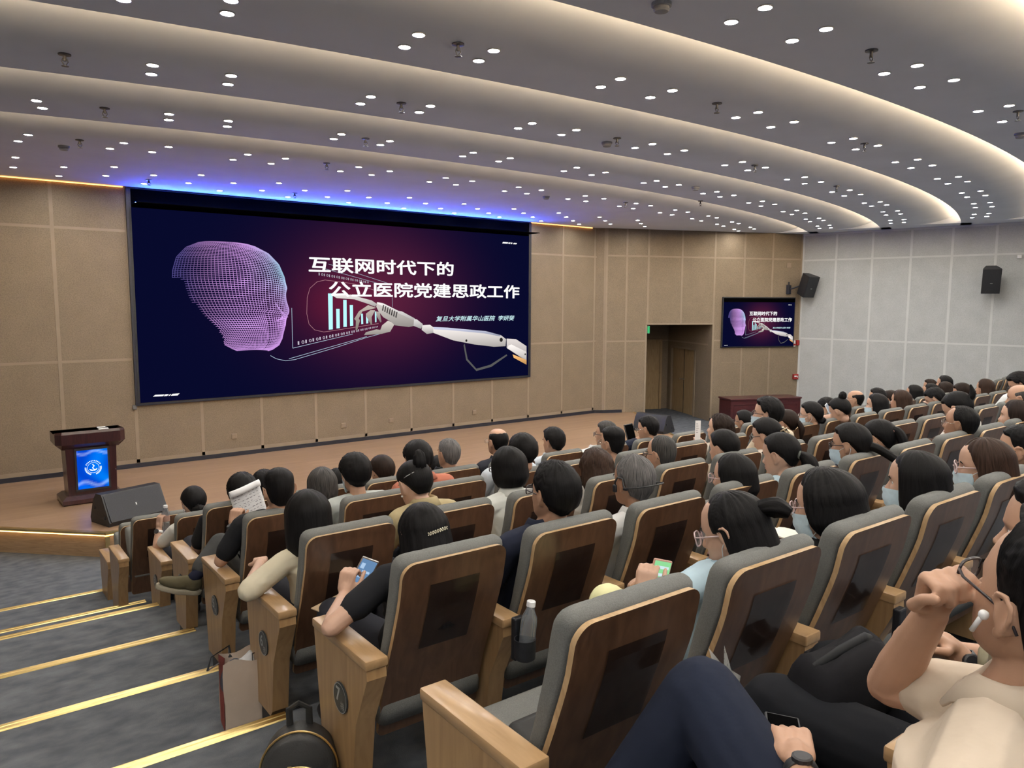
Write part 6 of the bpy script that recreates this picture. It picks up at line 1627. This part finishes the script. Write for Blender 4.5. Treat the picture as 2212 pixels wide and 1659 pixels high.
# notebook in the lap of the masked reader
t = thing('notebook', 'open notebook with cream pages on the lap of the person with pink glasses', 'notebook', rel((2.86, 1.72, -.975)))
R = Matrix.Rotation(math.radians(-8), 3, 'Z') @ Matrix.Rotation(math.radians(12), 3, 'Y')
for s in (-1, 1):
    b = MB(); sec = [(s * x, z) for x, z in ((0, 0), (.02, .012), (.06, .013), (.11, .008), (.14, .001), (.14, -.004), (0, -.006))]
    b.loft([[R @ Vector((x, y, z)) for x, z in sec] for y in (-.10, .10)]); auto(b.build('page_block', mat('cream_page', (.70, .68, .58), .8, noise=.02), t), 30)
    b = MB(); b.loft([[R @ Vector((x, y, z)) for x, z in ((0, -.007), (s * .145, -.005), (s * .145, -.009), (0, -.011))] for y in (-.104, .104)]); b.build('cover', mat('cover_maroon', (.06, .02, .02), .5, noise=.1), t)
b = MB()
for k in range(7): b.loft([[R @ Vector((x, y, z + .0006)) for x, z in ((.025, .0125), (.06, .0132), (.11, .0086))] for y in (-.08 + .024 * k, -.079 + .024 * k)], False, False, closed=False)
b.build('ruled_lines', ink, t, fixn=False)
# envelope and sheet on the lap
t = thing('envelope', 'brown kraft envelope on the lap of the woman with the pearl hair clip', 'envelope', rel((1.45, 2.98, -1.325)))
b = MB(); R = slab(b, (0, 0, 0), (.9, .3, .06), (-.3, .9, .05), .30, .22, .006, .002); b.build('envelope_body', kraft, t)
b = MB(); b.lathe([(.012, 0), (.012, .004), (.03, .001)], R @ Vector((-.10, .04, .004)), 16, R); b.build('string_button', M['veneer'], t)
t = thing('paper_sheet', 'white sheet with a paper clip lying on the kraft envelope', 'paper', rel((1.50, 2.93, -1.314)))
b = MB(); R = slab(b, (0, 0, 0), (.9, .3, .06), (-.3, .9, .05), .18, .13, .002, .0008); b.build('sheet', paper, t)
b = MB(); b.tube([R @ Vector(p) for p in ((-.07, .03, .002), (-.05, .03, .002), (-.046, .026, .002), (-.05, .022, .002), (-.068, .022, .002))], .001, 6); b.build('paper_clip', M['steel'], t)
# paper shopping bag in the aisle
t = thing('shopping_bag', 'beige paper shopping bag with dark red sides and black handles, in the aisle', 'bag', rel((1.145, 3.56, -2.04)), math.radians(-8))
bw, bd, bh = .105, .065, .34
b = MB()
fr = [(-bw, -bd), (bw, -bd)]
wall_ = lambda p, q, n=6: [[(p[0] + (q[0] - p[0]) * j / 8 + (.004 * math.sin(j * 1.9 + k) if 0 < k < n else 0), p[1] + (q[1] - p[1]) * j / 8 + .006 * math.sin(j * 1.3 + k * .9) * (k / n), bh * k / n + (.012 * math.sin(j * .8) if k == n else 0)) for j in range(9)] for k in range(n + 1)]
b.loft(wall_((-bw, -bd), (bw, -bd)), False, False, closed=False); b.loft(wall_((bw, bd), (-bw, bd)), False, False, closed=False)
o = b.build('face_panel', kraft_l := mat('beige_bag_paper', (.50, .41, .33), .75, noise=.05, nscale=12), t, smooth=True, fixn=False)
b = MB()
for s in (-1, 1):
    b.loft([[(s * bw, s * -bd if False else -bd, z), (s * (bw - .02 * z / bh), 0, z), (s * bw, bd, z)] for z in (0, bh * .5, bh)], False, False, closed=False)
b.build('side_gusset', mat('maroon_side', (.15, .025, .02), .7, noise=.1), t, fixn=False)
b = MB(); b.quad((-bw, -bd, .003), (bw, -bd, .003), (bw, bd, .003), (-bw, bd, .003)); b.build('bottom', kraft_l, t, fixn=False)
b = MB(); b.tube([(-.05, bd, .31), (-.052, bd + .02, .36), (-.14, bd - .02, .34), (-.16, bd - .03, .28), (-.09, bd - .0, .30)], .009, 6, flat=.25); b.build('handle', M['black'], t)
b = MB(); b.tube([(.03, -bd + .005, .30), (.035, -bd + .03, .35), (.075, -bd + .05, .345), (.085, -bd + .02, .30)], .009, 6, flat=.25); b.build('handle', M['black'], t)
foil = mat('crinkled_plastic', (.62, .62, .62), .35, noise=.25, nscale=25, bump=.9, bscale=50, alpha=.75)
t2 = thing('plastic_bag', 'crumpled clear plastic inside the paper shopping bag', 'plastic bag', rel((1.17, 3.57, -1.80)))
b = MB(); b.ell((0, 0, 0), (.07, .045, .10), None, 20, 14); rr = random.Random(4); b.v = [(x * (1 + .25 * math.sin(31 * x + 40 * z) ), y * (1 + .3 * math.sin(37 * z + 20 * y)), z + .012 * math.sin(60 * x)) for x, y, z in b.v]; b.build('wrap', foil, t2)
t2 = thing('cap', 'dark grey cap tucked into the paper shopping bag', 'cap', rel((1.085, 3.56, -1.79)))
b = MB(); b.ell((0, 0, 0), (.05, .03, .085), Matrix.Rotation(.3, 3, 'Y'), 18, 12); b.build('crown', cloth('cap_grey', (.06, .065, .085)), t2, smooth=True)
b = MB(); b.ell((.02, -.03, .0), (.03, .006, .06), Matrix.Rotation(.2, 3, 'Y'), 14, 8); b.build('brim', cloth('cap_grey', (.06, .065, .085)), t2, smooth=True)
# black backpack against the end panel
bpm = mat('black_leather', (.020, .021, .022), .55, noise=.2, nscale=20, bump=.2, bscale=180)
t = thing('backpack', 'small black leather backpack with brass zips on the step beside plaque 7', 'bag', rel((1.015, 2.56, -1.895)), math.radians(-28)); t.scale = (1.18, 1.18, 1.2)
def bpk(w, h, y0, y1, z0, top=.45):
    out = [(-w, z0), (w, z0)] + [(w * math.cos(a) , z0 + h * (1 - top) + h * top * math.sin(a)) for a in [PI * k / 14 for k in range(15)]]
    rows = []
    for y, s in ((y0, .90), (y0 + .012, .98), ((y0 + y1) / 2, 1), (y1 - .012, .97), (y1, .86)): rows.append([(x * s, y, z0 + (z - z0) * s + (1 - s) * h * .4) for x, z in out])
    return rows
b = MB(); b.loft(bpk(.115, .28, -.05, .06, .0)); auto(b.build('body', bpm, t), 50)
b = MB(); b.loft(bpk(.095, .19, -.115, -.05, .01)); auto(b.build('front_pocket', bpm, t), 50)
for nm, w, h, yy, z0 in (('zip', .117, .282, -.028, .0), ('zip', .097, .193, -.088, .01)):
    b = MB(); b.tube([(w * math.cos(a), yy, z0 + h * .55 + h * .45 * math.sin(a)) for a in [PI * k / 20 for k in range(21)]], .0035, 6); b.build(nm, M['gold2'], t)
b = MB(); b.box((-.02, -.095, .20), (.012, .01, .02)); b.box((.0, -.097, .197), (.010, .01, .018)); b.build('zip_pull', M['gold2'], t)
b = MB(); b.tube([(-.03, .03, .27), (-.03, .02, .33), (0, .015, .35), (.03, .02, .33), (.03, .03, .27)], .011, 8, flat=.4); b.build('top_handle', bpm, t)
# bag on the empty aisle seat, bag on the lap, clear wrapper
t = thing('shoulder_bag', 'flat black bag with a dark red cord lying on the empty aisle seat', 'bag', rel((1.36, 1.52, -1.28)))
b = MB(); b.rbox((0, 0, .04), (.26, .20, .09), .03, Matrix.Rotation(math.radians(14), 3, 'X')); auto(b.build('body', mat('black_nylon', (.012, .013, .014), .6, noise=.2, bump=.2), t), 50)
b = MB(); b.tube([(-.12, -.10, .05), (-.06, -.115, .085), (.03, -.11, .08), (.09, -.09, .09)], .003, 6); b.build('cord', M['red_plastic'], t)
t = thing('lap_bag', 'large black fabric bag standing on the lap beside the raised elbow', 'bag', rel((1.80, .93, -1.00)))
b = MB()
for z, w, d in ((-.02, .15, .06), (.02, .17, .075), (.10, .165, .07), (.17, .15, .055), (.20, .14, .04)): pass
b.loft([[(w * math.copysign(abs(math.cos(a)) ** .45, math.cos(a)), d * math.copysign(abs(math.sin(a)) ** .6, math.sin(a)), z + .012 * math.sin(3 * a)) for a in [2 * PI * k / 28 for k in range(28)]] for z, w, d in ((-.06, .16, .07), (-.03, .185, .09), (.05, .18, .085), (.10, .165, .07), (.13, .15, .05), (.135, .13, .03))])
o = b.build('body', cloth('bag_black', (.006, .006, .008)), t, smooth=True)
b = MB(); b.tube([(-.14, 0, .12), (-.05, -.02, .15), (.06, -.02, .15), (.15, 0, .11)], .014, 8, flat=.5); b.build('strap', cloth('strap_grey', (.03, .032, .035)), t, smooth=True)
t = thing('plastic_bag', 'crumpled clear wrapper between the first two seats before the viewer', 'plastic bag', rel((1.70, 1.235, -1.06)))
wrap = mat('clear_wrap', (.7, .7, .66), .2, noise=.2, nscale=18, bump=.8, bscale=40, alpha=.42)
b = MB(); b.add([(0, 0, -.03), (-.07, 0, .02), (-.035, -.02, .05), (-.045, .0, .12), (.0, -.02, .06), (.04, .01, .10), (.05, -.01, .03), (.11, 0, -.01), (.07, -.02, -.04), (.02, -.03, .0)], [(0, 1, 2), (0, 2, 4), (2, 3, 4), (0, 4, 6), (4, 5, 6), (0, 6, 8), (6, 7, 8), (0, 9, 8), (1, 2, 9), (9, 4, 6)]); b.build('wrap', wrap, t, fixn=False)
